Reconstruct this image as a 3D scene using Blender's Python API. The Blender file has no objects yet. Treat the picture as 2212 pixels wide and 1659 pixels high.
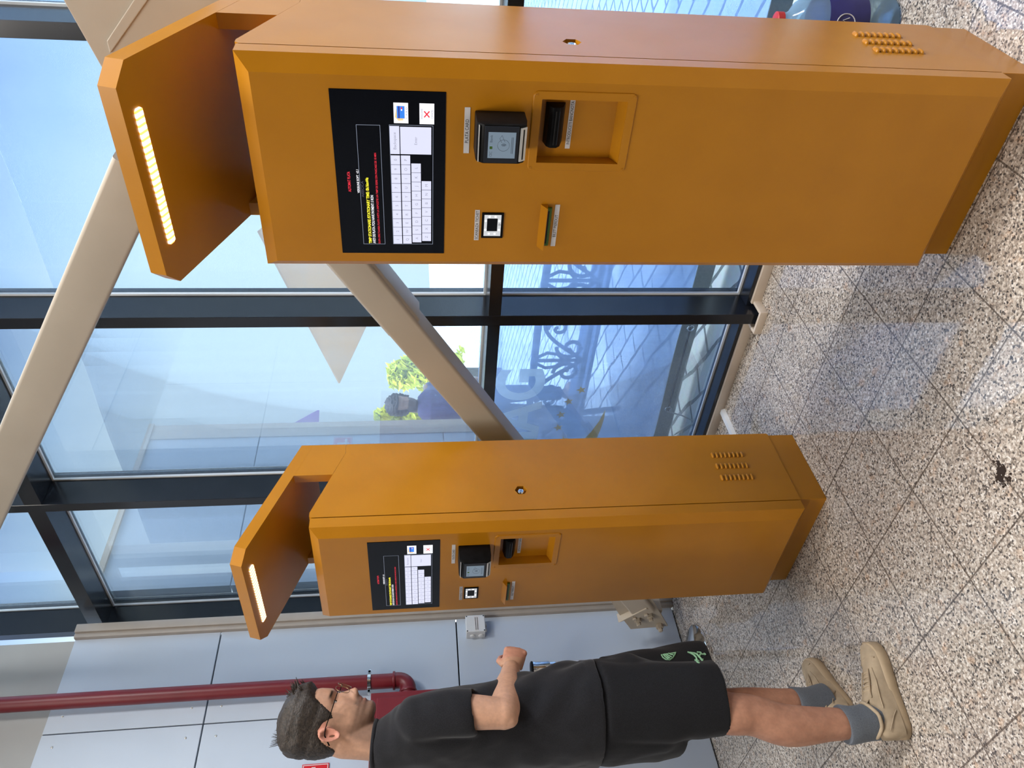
import bpy, bmesh, math, random
from mathutils import Vector, Matrix, noise
from mathutils.bvhtree import BVHTree
random.seed(7)
PI = math.pi
sc = bpy.context.scene
COL = sc.collection

# ------------------------------------------------------------------ helpers
def srgb(r, g, b):
    f = lambda c: (c/255/12.92) if c/255 <= .04045 else ((c/255+.055)/1.055)**2.4
    return (f(r), f(g), f(b))

def mat(name, col=(.5, .5, .5), rough=.5, metal=0., emit=None, estr=0., spec=.5, coat=0., alpha=1., trans=0., ior=1.45):
    m = bpy.data.materials.new(name); m.use_nodes = True
    b = m.node_tree.nodes['Principled BSDF']
    b.inputs['Base Color'].default_value = (*col, 1)
    b.inputs['Roughness'].default_value = rough
    b.inputs['Metallic'].default_value = metal
    b.inputs['Specular IOR Level'].default_value = spec
    b.inputs['Coat Weight'].default_value = coat
    b.inputs['IOR'].default_value = ior
    b.inputs['Transmission Weight'].default_value = trans
    if emit:
        b.inputs['Emission Color'].default_value = (*emit, 1)
        b.inputs['Emission Strength'].default_value = estr
    return m

class NT:
    """small wrapper to add nodes"""
    def __init__(s, m):
        s.t = m.node_tree; s.n = s.t.nodes; s.l = s.t.links
        s.b = s.n.get('Principled BSDF')
    def add(s, typ, **kw):
        n = s.n.new(typ)
        for k, v in kw.items(): setattr(n, k, v)
        return n
    def link(s, a, b): s.l.new(a, b)
    def coord(s, which='Object', scale=(1, 1, 1), rot=(0, 0, 0), loc=(0, 0, 0)):
        c = s.add('ShaderNodeTexCoord'); m = s.add('ShaderNodeMapping')
        m.inputs['Scale'].default_value = scale; m.inputs['Rotation'].default_value = rot; m.inputs['Location'].default_value = loc
        s.link(c.outputs[which], m.inputs['Vector']); return m.outputs['Vector']
    def noise(s, vec, scale, detail=4, rough=.5):
        n = s.add('ShaderNodeTexNoise'); n.inputs['Scale'].default_value = scale
        n.inputs['Detail'].default_value = detail; n.inputs['Roughness'].default_value = rough
        s.link(vec, n.inputs['Vector']); return n
    def ramp(s, fac, stops, interp='LINEAR'):
        r = s.add('ShaderNodeValToRGB'); r.color_ramp.interpolation = interp
        e = r.color_ramp.elements
        while len(e) < len(stops): e.new(.5)
        for i, (p, c) in enumerate(stops):
            e[i].position = p; e[i].color = (*c, 1) if len(c) == 3 else c
        s.link(fac, r.inputs['Fac']); return r.outputs['Color']
    def mix(s, fac, a, b, blend='MIX'):
        m = s.add('ShaderNodeMix'); m.data_type = 'RGBA'; m.blend_type = blend
        for sock, v in ((m.inputs[0], fac), (m.inputs[6], a), (m.inputs[7], b)):
            if hasattr(v, 'links'): s.link(v, sock)
            elif isinstance(v, (int, float)): sock.default_value = v
            else: sock.default_value = (*v, 1)
        return m.outputs[2]
    def math(s, op, a, b=None, c=None):
        m = s.add('ShaderNodeMath'); m.operation = op
        for i, v in enumerate((a, b, c)):
            if v is None: continue
            if hasattr(v, 'links'): s.link(v, m.inputs[i])
            else: m.inputs[i].default_value = v
        return m.outputs[0]
    def bump(s, h, strength=.2, dist=.01):
        b = s.add('ShaderNodeBump'); b.inputs['Strength'].default_value = strength; b.inputs['Distance'].default_value = dist
        s.link(h, b.inputs['Height']); s.link(b.outputs[0], s.b.inputs['Normal'])

def speckle(m, scale, amt, bump=0., bscale=None):
    """slight colour variation + bump, so no surface is dead flat"""
    t = NT(m); v = t.coord()
    n = t.noise(v, scale, 5)
    c = tuple(m.node_tree.nodes['Principled BSDF'].inputs['Base Color'].default_value)[:3]
    col = t.ramp(n.outputs['Fac'], [(.3, tuple(x*(1-amt) for x in c)), (.7, tuple(min(1, x*(1+amt)) for x in c))])
    t.link(col, t.b.inputs['Base Color'])
    if bump:
        n2 = t.noise(v, bscale or scale*4, 2); t.bump(n2.outputs['Fac'], bump, .002)
    return m

class MB:
    """collects shapes; build() links them as ONE mesh object"""
    def __init__(s): s.bm = bmesh.new()
    def _mark(s, faces, m):
        for f in faces: f.material_index = m
    def faces(s, verts, faces, m=0):
        vs = [s.bm.verts.new(v) for v in verts]; out = []
        for f in faces:
            try: out.append(s.bm.faces.new([vs[i] for i in f]))
            except ValueError: pass
        s._mark(out, m); return vs
    def box(s, x0, x1, y0, y1, z0, z1, m=0, bev=0., M=None, seg=2):
        t = bmesh.new()
        bmesh.ops.create_cube(t, size=1)
        bmesh.ops.scale(t, vec=(abs(x1-x0), abs(y1-y0), abs(z1-z0)), verts=t.verts)
        bmesh.ops.translate(t, vec=((x0+x1)/2, (y0+y1)/2, (z0+z1)/2), verts=t.verts)
        if bev: bmesh.ops.bevel(t, geom=list(t.edges), offset=bev, segments=seg, affect='EDGES', profile=.6)
        s.merge(t, m, M)
    def merge(s, t, m=0, M=None):
        if M is not None: bmesh.ops.transform(t, matrix=M, verts=t.verts)
        mp = {v: s.bm.verts.new(v.co) for v in t.verts}
        for f in t.faces:
            try: g = s.bm.faces.new([mp[v] for v in f.verts]); g.material_index = m
            except ValueError: pass
        t.free()
    def prism(s, pts, axis, a0, a1, m=0, bev=0., M=None):
        mk = {'x': lambda p, a: (a, p[0], p[1]), 'y': lambda p, a: (p[0], a, p[1]), 'z': lambda p, a: (p[0], p[1], a)}[axis]
        t = bmesh.new(); n = len(pts)
        A = [t.verts.new(mk(p, a0)) for p in pts]; B = [t.verts.new(mk(p, a1)) for p in pts]
        t.faces.new(A); t.faces.new(B[::-1])
        for i in range(n): t.faces.new([A[i], B[i], B[(i+1) % n], A[(i+1) % n]])
        bmesh.ops.recalc_face_normals(t, faces=t.faces)
        if bev: bmesh.ops.bevel(t, geom=list(t.edges), offset=bev, segments=2, affect='EDGES', profile=.6)
        s.merge(t, m, M)
    def loft(s, rings, m=0, closed=True, caps=True, loop=False):
        R = [[s.bm.verts.new(p) for p in r] for r in rings]; n = len(R[0]); fs = []
        pairs = list(zip(R, R[1:])) + ([(R[-1], R[0])] if loop else [])
        for a, b in pairs:
            for i in range(n if closed else n-1):
                j = (i+1) % n
                try: fs.append(s.bm.faces.new([a[i], a[j], b[j], b[i]]))
                except ValueError: pass
        if caps and not loop and closed:
            fs.append(s.bm.faces.new(R[0][::-1])); fs.append(s.bm.faces.new(R[-1]))
        s._mark(fs, m); return R
    def tube(s, pts, r, n=10, m=0, loop=False, flat=None):
        pts = [Vector(p) for p in pts]; k = len(pts)
        rr = r if isinstance(r, (list, tuple)) else [r]*k
        rings = []; prev = None
        for i, p in enumerate(pts):
            if loop: d = pts[(i+1) % k]-pts[i-1]
            else: d = pts[min(i+1, k-1)]-pts[max(i-1, 0)]
            d.normalize()
            if prev is None:
                a = d.orthogonal().normalized() if abs(d.z) > .9 else d.cross(Vector((0, 0, 1))).normalized()
            else:
                a = prev-d*prev.dot(d)
                a = a.normalized() if a.length > 1e-6 else d.orthogonal().normalized()
            prev = a; b = d.cross(a)
            fl = flat or 1.
            rings.append([p+(a*math.cos(t)+b*math.sin(t)*fl)*rr[i] for t in [2*PI*q/n for q in range(n)]])
        s.loft(rings, m, True, True, loop)
    def lathe(s, prof, c, n=32, m=0, axis=None):
        c = Vector(c); ax = Vector(axis or (0, 0, 1)).normalized(); a = ax.orthogonal().normalized(); b = ax.cross(a)
        rings = [[c+ax*z+(a*math.cos(t)+b*math.sin(t))*max(r, 1e-4) for t in [2*PI*q/n for q in range(n)]] for r, z in prof]
        s.loft(rings, m)
    def ellipsoid(s, c, rad, m=0, u=20, v=12, M=None):
        t = bmesh.new(); bmesh.ops.create_uvsphere(t, u_segments=u, v_segments=v, radius=1)
        bmesh.ops.scale(t, vec=rad, verts=t.verts)
        if M is not None: bmesh.ops.transform(t, matrix=M, verts=t.verts)
        bmesh.ops.translate(t, vec=c, verts=t.verts); s.merge(t, m)
    def text(s, txt, M, width=None, height=None, m=0, ext=.0002, align='LEFT', bold=0.):
        cu = bpy.data.curves.new('t', 'FONT'); cu.body = txt; cu.extrude = 0; cu.align_x = 'LEFT'; cu.offset = bold
        o = bpy.data.objects.new('t', cu); COL.objects.link(o)
        dg = bpy.context.evaluated_depsgraph_get(); me = bpy.data.meshes.new_from_object(o.evaluated_get(dg))
        t = bmesh.new(); t.from_mesh(me)
        bpy.data.objects.remove(o); bpy.data.curves.remove(cu); bpy.data.meshes.remove(me)
        if not t.verts: t.free(); return
        x0 = min(v.co.x for v in t.verts); x1 = max(v.co.x for v in t.verts); y1 = max(v.co.y for v in t.verts)
        sy = (height or .01)/max(y1, 1e-6); sx = (width/(x1-x0)) if width else sy
        w = (x1-x0)*sx
        off = {'LEFT': 0, 'CENTER': -w/2}[align]
        for v in t.verts: v.co = Vector(((v.co.x-x0)*sx+off, v.co.y*sy, 0))
        s.merge(t, m, M)
    def build(s, name, mats, parent=None, smooth=None, loc=None):
        bmesh.ops.remove_doubles(s.bm, verts=s.bm.verts, dist=1e-6)
        bmesh.ops.recalc_face_normals(s.bm, faces=s.bm.faces)
        me = bpy.data.meshes.new(name); s.bm.to_mesh(me); s.bm.free()
        for q in (mats if isinstance(mats, (list, tuple)) else [mats]): me.materials.append(q)
        return link(name, me, parent, smooth)

def link(name, me, parent=None, smooth=None):
    if smooth:
        for p in me.polygons: p.use_smooth = True
        me.set_sharp_from_angle(angle=math.radians(smooth))
    o = bpy.data.objects.new(name, me); COL.objects.link(o)
    if parent: o.parent = parent
    return o

def tag(o, label=None, cat=None, group=None, kind=None):
    for k, v in (('label', label), ('category', cat), ('group', group), ('kind', kind)):
        if v: o[k] = v
    return o

def empty(name, loc=(0, 0, 0), rz=0.):
    o = bpy.data.objects.new(name, None); COL.objects.link(o)
    o.location = loc; o.rotation_euler = (0, 0, rz); o.empty_display_size = .1
    return o

def copy_tree(o, parent=None):
    kids = [c for c in bpy.data.objects if c.parent == o]
    c = o.copy(); COL.objects.link(c)
    if parent: c.parent = parent
    for k in kids: copy_tree(k, c)
    return c

def T(x, y, z): return Matrix.Translation((x, y, z))
FRONT = Matrix(((1, 0, 0, 0), (0, 0, 1, 0), (0, 1, 0, 0), (0, 0, 0, 1)))   # text plane (x,y) -> world (x,z), facing -y
def tf(x, y, z): return T(x, y, z) @ FRONT

def remesh(mb, voxel, it=4):
    """union the closed shapes of a builder into one continuous skin; returns a mesh"""
    me = bpy.data.meshes.new('tmp')
    bmesh.ops.recalc_face_normals(mb.bm, faces=mb.bm.faces)
    mb.bm.to_mesh(me); mb.bm.free()
    o = bpy.data.objects.new('tmp', me); COL.objects.link(o)
    r = o.modifiers.new('r', 'REMESH'); r.mode = 'VOXEL'; r.voxel_size = voxel; r.use_smooth_shade = True
    if it:
        s = o.modifiers.new('s', 'SMOOTH'); s.factor = .5; s.iterations = it
    dg = bpy.context.evaluated_depsgraph_get()
    out = bpy.data.meshes.new_from_object(o.evaluated_get(dg))
    bpy.data.objects.remove(o); bpy.data.meshes.remove(me)
    for p in out.polygons: p.use_smooth = True
    return out

def lerp_tab(tab, z):
    if z <= tab[0][0]: return tab[0][1:]
    for a, b in zip(tab, tab[1:]):
        if z <= b[0]:
            t = (z-a[0])/(b[0]-a[0]); t = t*t*(3-2*t)*.5+t*.5
            return tuple(p+(q-p)*t for p, q in zip(a[1:], b[1:]))
    return tab[-1][1:]

# ------------------------------------------------------------------ camera (portrait phone shot stored on its side)
F_PX, PITCH, ROLL, AZ = 1652.4, .1259, .0165, -.7218
def kf(v): c, s = math.cos(AZ), math.sin(AZ); return Vector((c*v[0]+s*v[1], -s*v[0]+c*v[1], v[2]))
_fw = Vector((0, math.cos(PITCH), -math.sin(PITCH))); _rt = Vector((1, 0, 0)); _dn = _fw.cross(_rt)
R_ = kf(_rt*math.cos(ROLL)+_dn*math.sin(ROLL)); D_ = kf(_dn*math.cos(ROLL)-_rt*math.sin(ROLL)); FWD = kf(_fw)
cd = bpy.data.cameras.new('camera'); cam = bpy.data.objects.new('camera', cd); COL.objects.link(cam)
mw = Matrix((D_, R_, -FWD)).transposed().to_4x4(); mw.translation = (0, 0, 1.45)
cam.matrix_world = mw
cd.sensor_fit = 'HORIZONTAL'; cd.sensor_width = 36; cd.lens = F_PX*36/2212; cd.clip_start = .05; cd.clip_end = 500
sc.camera = cam
CAM = Vector((0, 0, 1.45))
def ray(x, y): return FWD+R_*((1659-y-829.5)/F_PX)+D_*((x-1106)/F_PX)
def on(x, y, ax, val):
    d = ray(x, y); return CAM+d*((val-CAM[ax])/d[ax])

# ------------------------------------------------------------------ materials
M = {}
def orange():
    m = mat('orange_powder_coat', (.60, .245, .022), .36, 0, spec=.4)
    t = NT(m); v = t.coord()
    n = t.noise(v, 7, 4); c = t.ramp(n.outputs['Fac'], [(.3, (.41, .162, .005)), (.7, (.45, .182, .007))])
    t.link(c, t.b.inputs['Base Color'])
    n3 = t.noise(v, 4, 5); r = t.ramp(n3.outputs['Fac'], [(.35, (.28,)*3), (.65, (.34,)*3)]); t.link(r, t.b.inputs['Roughness'])
    n2 = t.noise(v, 900, 2); t.bump(n2.outputs['Fac'], .05, .001)
    return m
M['orange'] = orange()
M['black'] = speckle(mat('black_plastic', (.005, .005, .0055), .42, spec=.1), 60, .3)
M['slot'] = mat('dark_slot', (.004, .004, .004), .6)
M['glass_black'] = mat('black_display_glass', (.003, .0035, .006), .05, spec=.22)
M['ui_white'] = mat('lit_key', (.02,)*3, .3, emit=srgb(214, 216, 240), estr=.85)
M['ui_whitebtn'] = mat('lit_button', (.02,)*3, .3, emit=srgb(238, 238, 244), estr=.9)
M['ui_line'] = mat('lit_line', (.02,)*3, .3, emit=srgb(150, 160, 180), estr=.6)
M['ui_text'] = mat('key_letter', (.02,)*3, .3, emit=srgb(150, 150, 165), estr=.8)
M['ui_red'] = mat('lit_red', (.02,)*3, .3, emit=srgb(225, 40, 60), estr=.9)
M['ui_yellow'] = mat('lit_yellow', (.02,)*3, .3, emit=srgb(245, 235, 50), estr=.95)
M['ui_grey'] = mat('lit_grey', (.02,)*3, .3, emit=srgb(90, 90, 110), estr=.6)
M['ui_blue'] = mat('lit_blue', (.02,)*3, .3, emit=srgb(45, 125, 225), estr=.9)
M['ui_navy'] = mat('lit_navy', (.02,)*3, .3, emit=srgb(50, 50, 140), estr=.8)
M['ui_cream'] = mat('lit_orange', (.02,)*3, .3, emit=srgb(250, 200, 130), estr=.9)
M['label'] = speckle(mat('white_label', (.62, .60, .60), .5), 80, .04)
M['label_text'] = mat('label_print', (.02, .02, .02), .6)
M['lcd'] = mat('reader_lcd', (.10, .13, .16), .25, emit=srgb(105, 122, 138), estr=.55)
M['lcd_dark'] = mat('reader_lcd_ink', (.03, .035, .04), .3, emit=srgb(62, 74, 88), estr=.5)
M['lcd_frame'] = mat('reader_face', (.018, .020, .026), .2, spec=.35)
M['silver'] = speckle(mat('satin_silver', (.62, .62, .60), .3, .6), 40, .05)
M['chrome'] = speckle(mat('chrome', (.78, .78, .77), .12, 1.), 8, .03)
M['green'] = mat('green_slot', (.05, .13, .015), .4)
M['scan_lit'] = mat('scanner_frame', (.35, .36, .38), .3, emit=srgb(215, 220, 225), estr=.45)
M['dot_lit'] = mat('scanner_leds', (.5,)*3, .3, emit=(1, 1, 1), estr=2.)
def ledmat():
    m = mat('led_bar', (.6, .45, .3), .3); t = NT(m)
    v = t.coord('Object', (1, 1, 1))
    w = t.add('ShaderNodeTexWave'); w.inputs['Scale'].default_value = 22; w.inputs['Distortion'].default_value = .6; t.link(v, w.inputs['Vector'])
    c = t.ramp(w.outputs['Fac'], [(.15, srgb(225, 150, 60)), (.45, srgb(255, 225, 170)), (.8, srgb(255, 250, 240))])
    t.link(c, t.b.inputs['Emission Color']); t.b.inputs['Emission Strength'].default_value = 2.6
    return m
M['led'] = ledmat()
M['metal_dark'] = speckle(mat('anthracite_aluminium', (.010, .012, .017), .2, 0., spec=.6), 20, .15)
M['gasket'] = mat('gasket_painted_highlight', (.85, .88, .9), .3)  # white base colour paints in the highlight along the glass edge
def glassmat(name, tint, refl, haze=0., hcol=(.7, .8, .95)):
    m = bpy.data.materials.new(name); m.use_nodes = True; t = NT(m); t.n.remove(t.b)
    out = [n for n in t.n if n.type == 'OUTPUT_MATERIAL'][0]
    tr = t.add('ShaderNodeBsdfTransparent'); tr.inputs[0].default_value = (*tint, 1)
    gl = t.add('ShaderNodeBsdfGlossy'); gl.inputs['Roughness'].default_value = .015
    fr = t.add('ShaderNodeFresnel'); fr.inputs[0].default_value = 1.45
    f = t.math('MULTIPLY', fr.outputs[0], refl)
    mx = t.add('ShaderNodeMixShader'); t.link(f, mx.inputs[0]); t.link(tr.outputs[0], mx.inputs[1]); t.link(gl.outputs[0], mx.inputs[2])
    last = mx.outputs[0]
    if haze:
        tl = t.add('ShaderNodeBsdfTranslucent'); tl.inputs[0].default_value = (*hcol, 1)
        df = t.add('ShaderNodeBsdfDiffuse'); df.inputs[0].default_value = (*hcol, 1)
        m0 = t.add('ShaderNodeMixShader'); m0.inputs[0].default_value = .25; t.link(tl.outputs[0], m0.inputs[1]); t.link(df.outputs[0], m0.inputs[2])
        v = t.coord('Object', (1, 1, .25)); n = t.noise(v, 5, 6, .6)
        fac = t.math('MULTIPLY', t.ramp(n.outputs['Fac'], [(.25, (.55,)*3), (.75, (1.3,)*3)]), haze)
        m2 = t.add('ShaderNodeMixShader'); t.link(fac, m2.inputs[0]); t.link(last, m2.inputs[1]); t.link(m0.outputs[0], m2.inputs[2])
        last = m2.outputs[0]
    t.link(last, out.inputs[0]); return m
M['glass'] = glassmat('window_glass', (.86, .93, .95), .5, .05)
M['pvc'] = glassmat('clear_plastic_curtain', (.90, .94, 1.0), .5, .07, (.80, .90, 1.))
M['pvc_blue'] = glassmat('blue_print_on_curtain', (.75, .84, 1.), .5, .40, (.52, .68, .98))
M['print_cream'] = glassmat('cream_print_on_curtain', (.9, .9, .8), .3, .95, (1., 1., .92))
M['print_gold'] = glassmat('gold_print_on_curtain', (.9, .66, .2), .3, .9, (1., .72, .25))
M['cream_trim'] = speckle(mat('cream_trim', (.62, .52, .42), .45), 12, .05)
M['steel'] = speckle(mat('cream_painted_steel', (.43, .37, .295), .42), 5, .04, .05, 60)
M['white_plastic'] = speckle(mat('white_plastic', (.72, .73, .74), .4), 10, .03)
M['red'] = speckle(mat('red_paint', (.15, .010, .016), .4), 6, .12)
M['box_grey'] = speckle(mat('grey_box_plastic', (.62, .64, .66), .5), 15, .03)
M['hem'] = speckle(mat('cream_hem_fabric', (.42, .43, .38), .8), 90, .08)
M['iron'] = speckle(mat('dark_cast_iron', (.035, .045, .065), .35), 30, .2)
M['slat'] = speckle(mat('bench_slat', (.10, .15, .25), .45), 20, .2)
M['rope'] = speckle(mat('grey_cord', (.35, .35, .33), .8), 200, .2)
def canvas():
    m = mat('beige_canvas', (.6, .45, .3), .85); t = NT(m); out = [n for n in t.n if n.type == 'OUTPUT_MATERIAL'][0]
    tl = t.add('ShaderNodeBsdfTranslucent'); tl.inputs[0].default_value = (.52, .38, .24, 1); mx = t.add('ShaderNodeMixShader')
    n = t.noise(t.coord(), 2, 3); f = t.ramp(n.outputs['Fac'], [(.3, (.55,)*3), (.7, (.7,)*3)]); t.link(f, mx.inputs[0])
    t.link(t.b.outputs[0], mx.inputs[1]); t.link(tl.outputs[0], mx.inputs[2]); t.link(mx.outputs[0], out.inputs[0]); return m
M['sail'] = canvas()
M['water'] = glassmat('blue_bottle_plastic', (.72, .90, .98), .8, .45, (.70, .90, 1.))
M['navy'] = speckle(mat('navy_label', (.02, .02, .14), .35), 20, .15)
M['ceil'] = speckle(mat('ceiling_paint', (.72, .71, .69), .8), 4, .03)
M['backwall'] = speckle(mat('back_wall_paint', (.09, .09, .10), .8), 2, .1)
M['upperwall'] = speckle(mat('grey_plaster', (.40, .40, .39), .7), 3, .04)
M['bottlecap'] = mat('red_cap', (.5, .03, .03), .4)

def alu():
    m = mat('aluminium_cladding', (.50, .54, .60), .38, .1); t = NT(m); v = t.coord()
    n = t.noise(v, 1.6, 3); c = t.ramp(n.outputs['Fac'], [(.3, (.49, .56, .66)), (.7, (.54, .605, .695))]); t.link(c, t.b.inputs['Base Color'])
    n2 = t.noise(v, 6, 3); r = t.ramp(n2.outputs['Fac'], [(.3, (.33,)*3), (.7, (.42,)*3)]); t.link(r, t.b.inputs['Roughness'])
    return m
M['alu'] = alu()

def granite():
    m = mat('granite_tiles', (.5, .45, .4), .16, spec=.85); t = NT(m); v = t.coord('Object')
    # two speckle scales
    vo = t.add('ShaderNodeTexVoronoi'); vo.inputs['Scale'].default_value = 190; t.link(v, vo.inputs['Vector'])
    wn = t.add('ShaderNodeTexWhiteNoise'); wn.noise_dimensions = '3D'; t.link(vo.outputs['Position'], wn.inputs['Vector'])
    c1 = t.ramp(wn.outputs['Value'], [(.0, (.075, .07, .07)), (.10, (.14, .125, .115)), (.2, (.30, .255, .215)), (.42, (.42, .355, .295)), (.65, (.50, .435, .37)), (.85, (.60, .54, .47)), (1., (.74, .69, .63))])
    n = t.noise(v, 95, 3, .6)
    dark = t.ramp(n.outputs['Fac'], [(.40, (.46,)*3), (.48, (1,)*3)])
    c = t.mix(.85, c1, dark, 'MULTIPLY')
    n2 = t.noise(v, 26, 2)
    pink = t.ramp(n2.outputs['Fac'], [(.60, (1, 1, 1)), (.72, (1.0, .86, .76))])
    c = t.mix(1., c, pink, 'MULTIPLY')
    n3 = t.noise(v, 2.2, 4); big = t.ramp(n3.outputs['Fac'], [(.3, (.9, .9, .9)), (.7, (1.12, 1.1, 1.08))])
    c = t.mix(1., c, big, 'MULTIPLY')
    # joints: grid .296 x .3105
    sx = t.add('ShaderNodeSeparateXYZ'); t.link(v, sx.inputs[0])
    def joint(sock, off, step):
        a = t.math('ADD', sock, off); a = t.math('DIVIDE', a, step); a = t.math('FRACT', a); a = t.math('SUBTRACT', a, .5); a = t.math('ABSOLUTE', a)
        return t.math('GREATER_THAN', a, .5-.0024/step)
    j = t.math('MAXIMUM', joint(sx.outputs[0], 1.335+30*.296, .296), joint(sx.outputs[1], -1.04+30*.3105, .3105))
    jf = t.math('MULTIPLY', j, .8)
    c = t.mix(jf, c, (.07, .055, .045))
    # black tar stain
    d = t.add('ShaderNodeVectorMath'); d.operation = 'DISTANCE'; t.link(v, d.inputs[0]); d.inputs[1].default_value = (-1.335, 1.155, 0)
    ns = t.noise(v, 38, 3, .7); dd = t.math('ADD', d.outputs['Value'], t.math('MULTIPLY', t.math('SUBTRACT', ns.outputs['Fac'], .5), .16))
    st = t.math('LESS_THAN', dd, .022)
    c = t.mix(st, c, (.018, .018, .02))
    t.link(c, t.b.inputs['Base Color'])
    nr = t.noise(v, 30, 3); r = t.ramp(nr.outputs['Fac'], [(.3, (.025,)*3), (.7, (.05,)*3)]); t.link(r, t.b.inputs['Roughness'])
    return m
M['granite'] = granite()

def paving():
    m = mat('stone_paving', (.5, .52, .52), .75); t = NT(m); v = t.coord('Object', (1, 1, 1), (0, 0, .5))
    n = t.noise(v, 3, 3); vv = t.add('ShaderNodeVectorMath'); vv.operation = 'MULTIPLY_ADD'
    t.link(n.outputs['Color'], vv.inputs[0]); vv.inputs[1].default_value = (.08, .08, 0); t.link(v, vv.inputs[2])
    br = t.add('ShaderNodeTexBrick'); br.inputs['Scale'].default_value = 1; br.inputs['Brick Width'].default_value = .34; br.inputs['Row Height'].default_value = .16
    br.inputs['Mortar Size'].default_value = .013; br.inputs['Mortar Smooth'].default_value = .3
    br.inputs['Color1'].default_value = (.50, .53, .53, 1); br.inputs['Color2'].default_value = (.62, .64, .63, 1); br.inputs['Mortar'].default_value = (.10, .11, .12, 1)
    t.link(vv.outputs[0], br.inputs['Vector'])
    n2 = t.noise(v, 25, 5); c = t.mix(.35, br.outputs['Color'], n2.outputs['Color'], 'SOFT_LIGHT')
    t.link(c, t.b.inputs['Base Color']); t.bump(br.outputs['Fac'], -.6, .01)
    return m
M['paving'] = paving()

# ------------------------------------------------------------------ room shell
G = 2.62           # glass plane
mb = MB(); mb.box(-3.82, 6.5, -7, 2.64, -.12, 0); tag(mb.build('floor', M['granite']), kind='structure')
mb = MB(); mb.box(-40, 40, 2.64, 70, -.14, -.02); tag(mb.build('ground', M['paving']), kind='structure')
mb = MB(); mb.box(-4.1, 6.5, -7, 2.7, 4.7, 4.85); tag(mb.build('ceiling', M['ceil']), kind='structure')
mb = MB(); mb.box(-4.1, 6.5, -7.15, -7, 0, 4.7); tag(mb.build('wall_back', M['backwall']), kind='structure')
mb = MB(); mb.box(6.5, 6.65, -7.15, 2.7, -.12, 4.85); tag(mb.build('wall_right', M['backwall']), kind='structure')

# left wall: aluminium panels separated by open joints
wl = MB()
zs = [(.010, 1.2435), (1.2505, 2.4965), (2.5035, 3.235)]
yb = [(2.352, 1.843), (1.837, .9), (.894, -.1), (-.106, -1.3), (-1.306, -2.6), (-2.606, -3.9), (-3.906, -5.4), (-5.406, -7)]
for k, (z0, z1) in enumerate(zs):
    for y1, y0 in yb:
        wl.box(-3.83, -3.79, y0, y1, z0, z1, 0, .0015, seg=1)
wl.box(-3.98, -3.825, -7, 2.34, 0, 3.225, 1)
for y1, y0 in yb[:2]:
    for zz in (.12, 1.18, 1.31, 2.43, 2.57, 3.17):
        for yy in ((1.925 if y0 > 1.5 else None), y1-.06 if y0 < 1.5 else None):
            if yy: wl.lathe([(.006, 0), (.006, .002), (.003, .004)], (-3.791, yy, zz), 10, 2, (1, 0, 0))
tag(wl.build('wall_left', [M['alu'], M['slot'], M['silver']], smooth=30), kind='structure')
mb = MB(); mb.box(-3.98, -3.80, -7, 2.335, 3.235, 4.7); mb.box(-3.98, -3.785, -7, 1.80, 3.55, 4.7)
tag(mb.build('wall_left_upper', M['upperwall']), kind='structure')
# vertical cable trunking in the corner
mb = MB(); mb.box(-3.80, -3.755, 2.362, 2.41, .0, 3.24, 0, .006); mb.box(-3.80, -3.765, 2.335, 2.364, .0, 3.24, 0, .01)
tag(mb.build('trim_1', speckle(mat('grey_beige_trunking', (.34, .30, .26), .45), 12, .05), smooth=40), kind='structure')

# curtain wall: one window_<n> per bay
MUL = [-3.93+1.0513*k for k in range(0, 11)]
for k in range(len(MUL)-1):
    x0, x1 = MUL[k]+.025, MUL[k+1]-.025
    w = tag(empty('window_%d' % (k+1), (x0, 2.6, 0)), kind='structure')
    W = x1-x0
    b = MB(); b.box(-.05, 0, -.14, .06, .0, 4.7, 0, .0015, seg=1); b.build('mullion', M['metal_dark'], w)
    b = MB(); b.box(0, W, -.075, .05, .005, .058, 0, .001, seg=1); b.build('sill', M['metal_dark'], w)
    for z0, z1 in ((1.106, 1.156), (3.15, 3.225)):
        b = MB(); b.box(0, W, -.138, .05, z0, z1, 0, .001, seg=1); b.build('transom', M['metal_dark'], w)
    for z0, z1 in ((.058, 1.106), (1.156, 3.15), (3.225, 4.7)):
        b = MB(); b.box(0, W, .018, .030, z0, z1)
        p = b.build('pane', M['glass'], w)
        g = MB()
        for xa, xb in ((0, .008), (W-.008, W)): g.box(xa, xb, .006, .0178, z0, z1)
        for za, zb in ((z0, z0+.008), (z1-.008, z1)): g.box(.0081, W-.0081, .006, .0178, za, zb)
        g.build('gasket', M['gasket'], p)
# cream skirting following the mullion feet
sk = MB()
for k in range(len(MUL)-1):
    x0, x1 = MUL[k]+.042, MUL[k+1]-.042
    sk.box(x0, x1, 2.512, 2.526, 0, .042, 0, .003)
    sk.box(MUL[k+1]-.056, MUL[k+1]-.042, 2.444, 2.526, 0, .034, 0, .003)
    sk.box(MUL[k+1]+.042, MUL[k+1]+.056, 2.444, 2.526, 0, .034, 0, .003)
    sk.box(MUL[k+1]-.056, MUL[k+1]+.056, 2.43, 2.444, 0, .034, 0, .003)
tag(sk.build('baseboard_front', M['cream_trim'], smooth=40), kind='structure')

# added slab outside, standing in for the left wall mirrored in the glass
wo = MB()
for z0, z1 in ((.0, 1.255), (1.262, 2.515), (2.522, 3.235)):
    wo.box(-3.92, -3.85, 2.67, 3.86, z0, z1, 0)
wo.box(-3.95, -3.84, 3.86, 3.99, 0, 3.235, 1); wo.box(-3.96, -3.83, 2.67, 4.0, 3.235, 3.27, 1)
tag(wo.build('wall_mirrored', [M['alu'], M['cream_trim']]), kind='structure')

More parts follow.
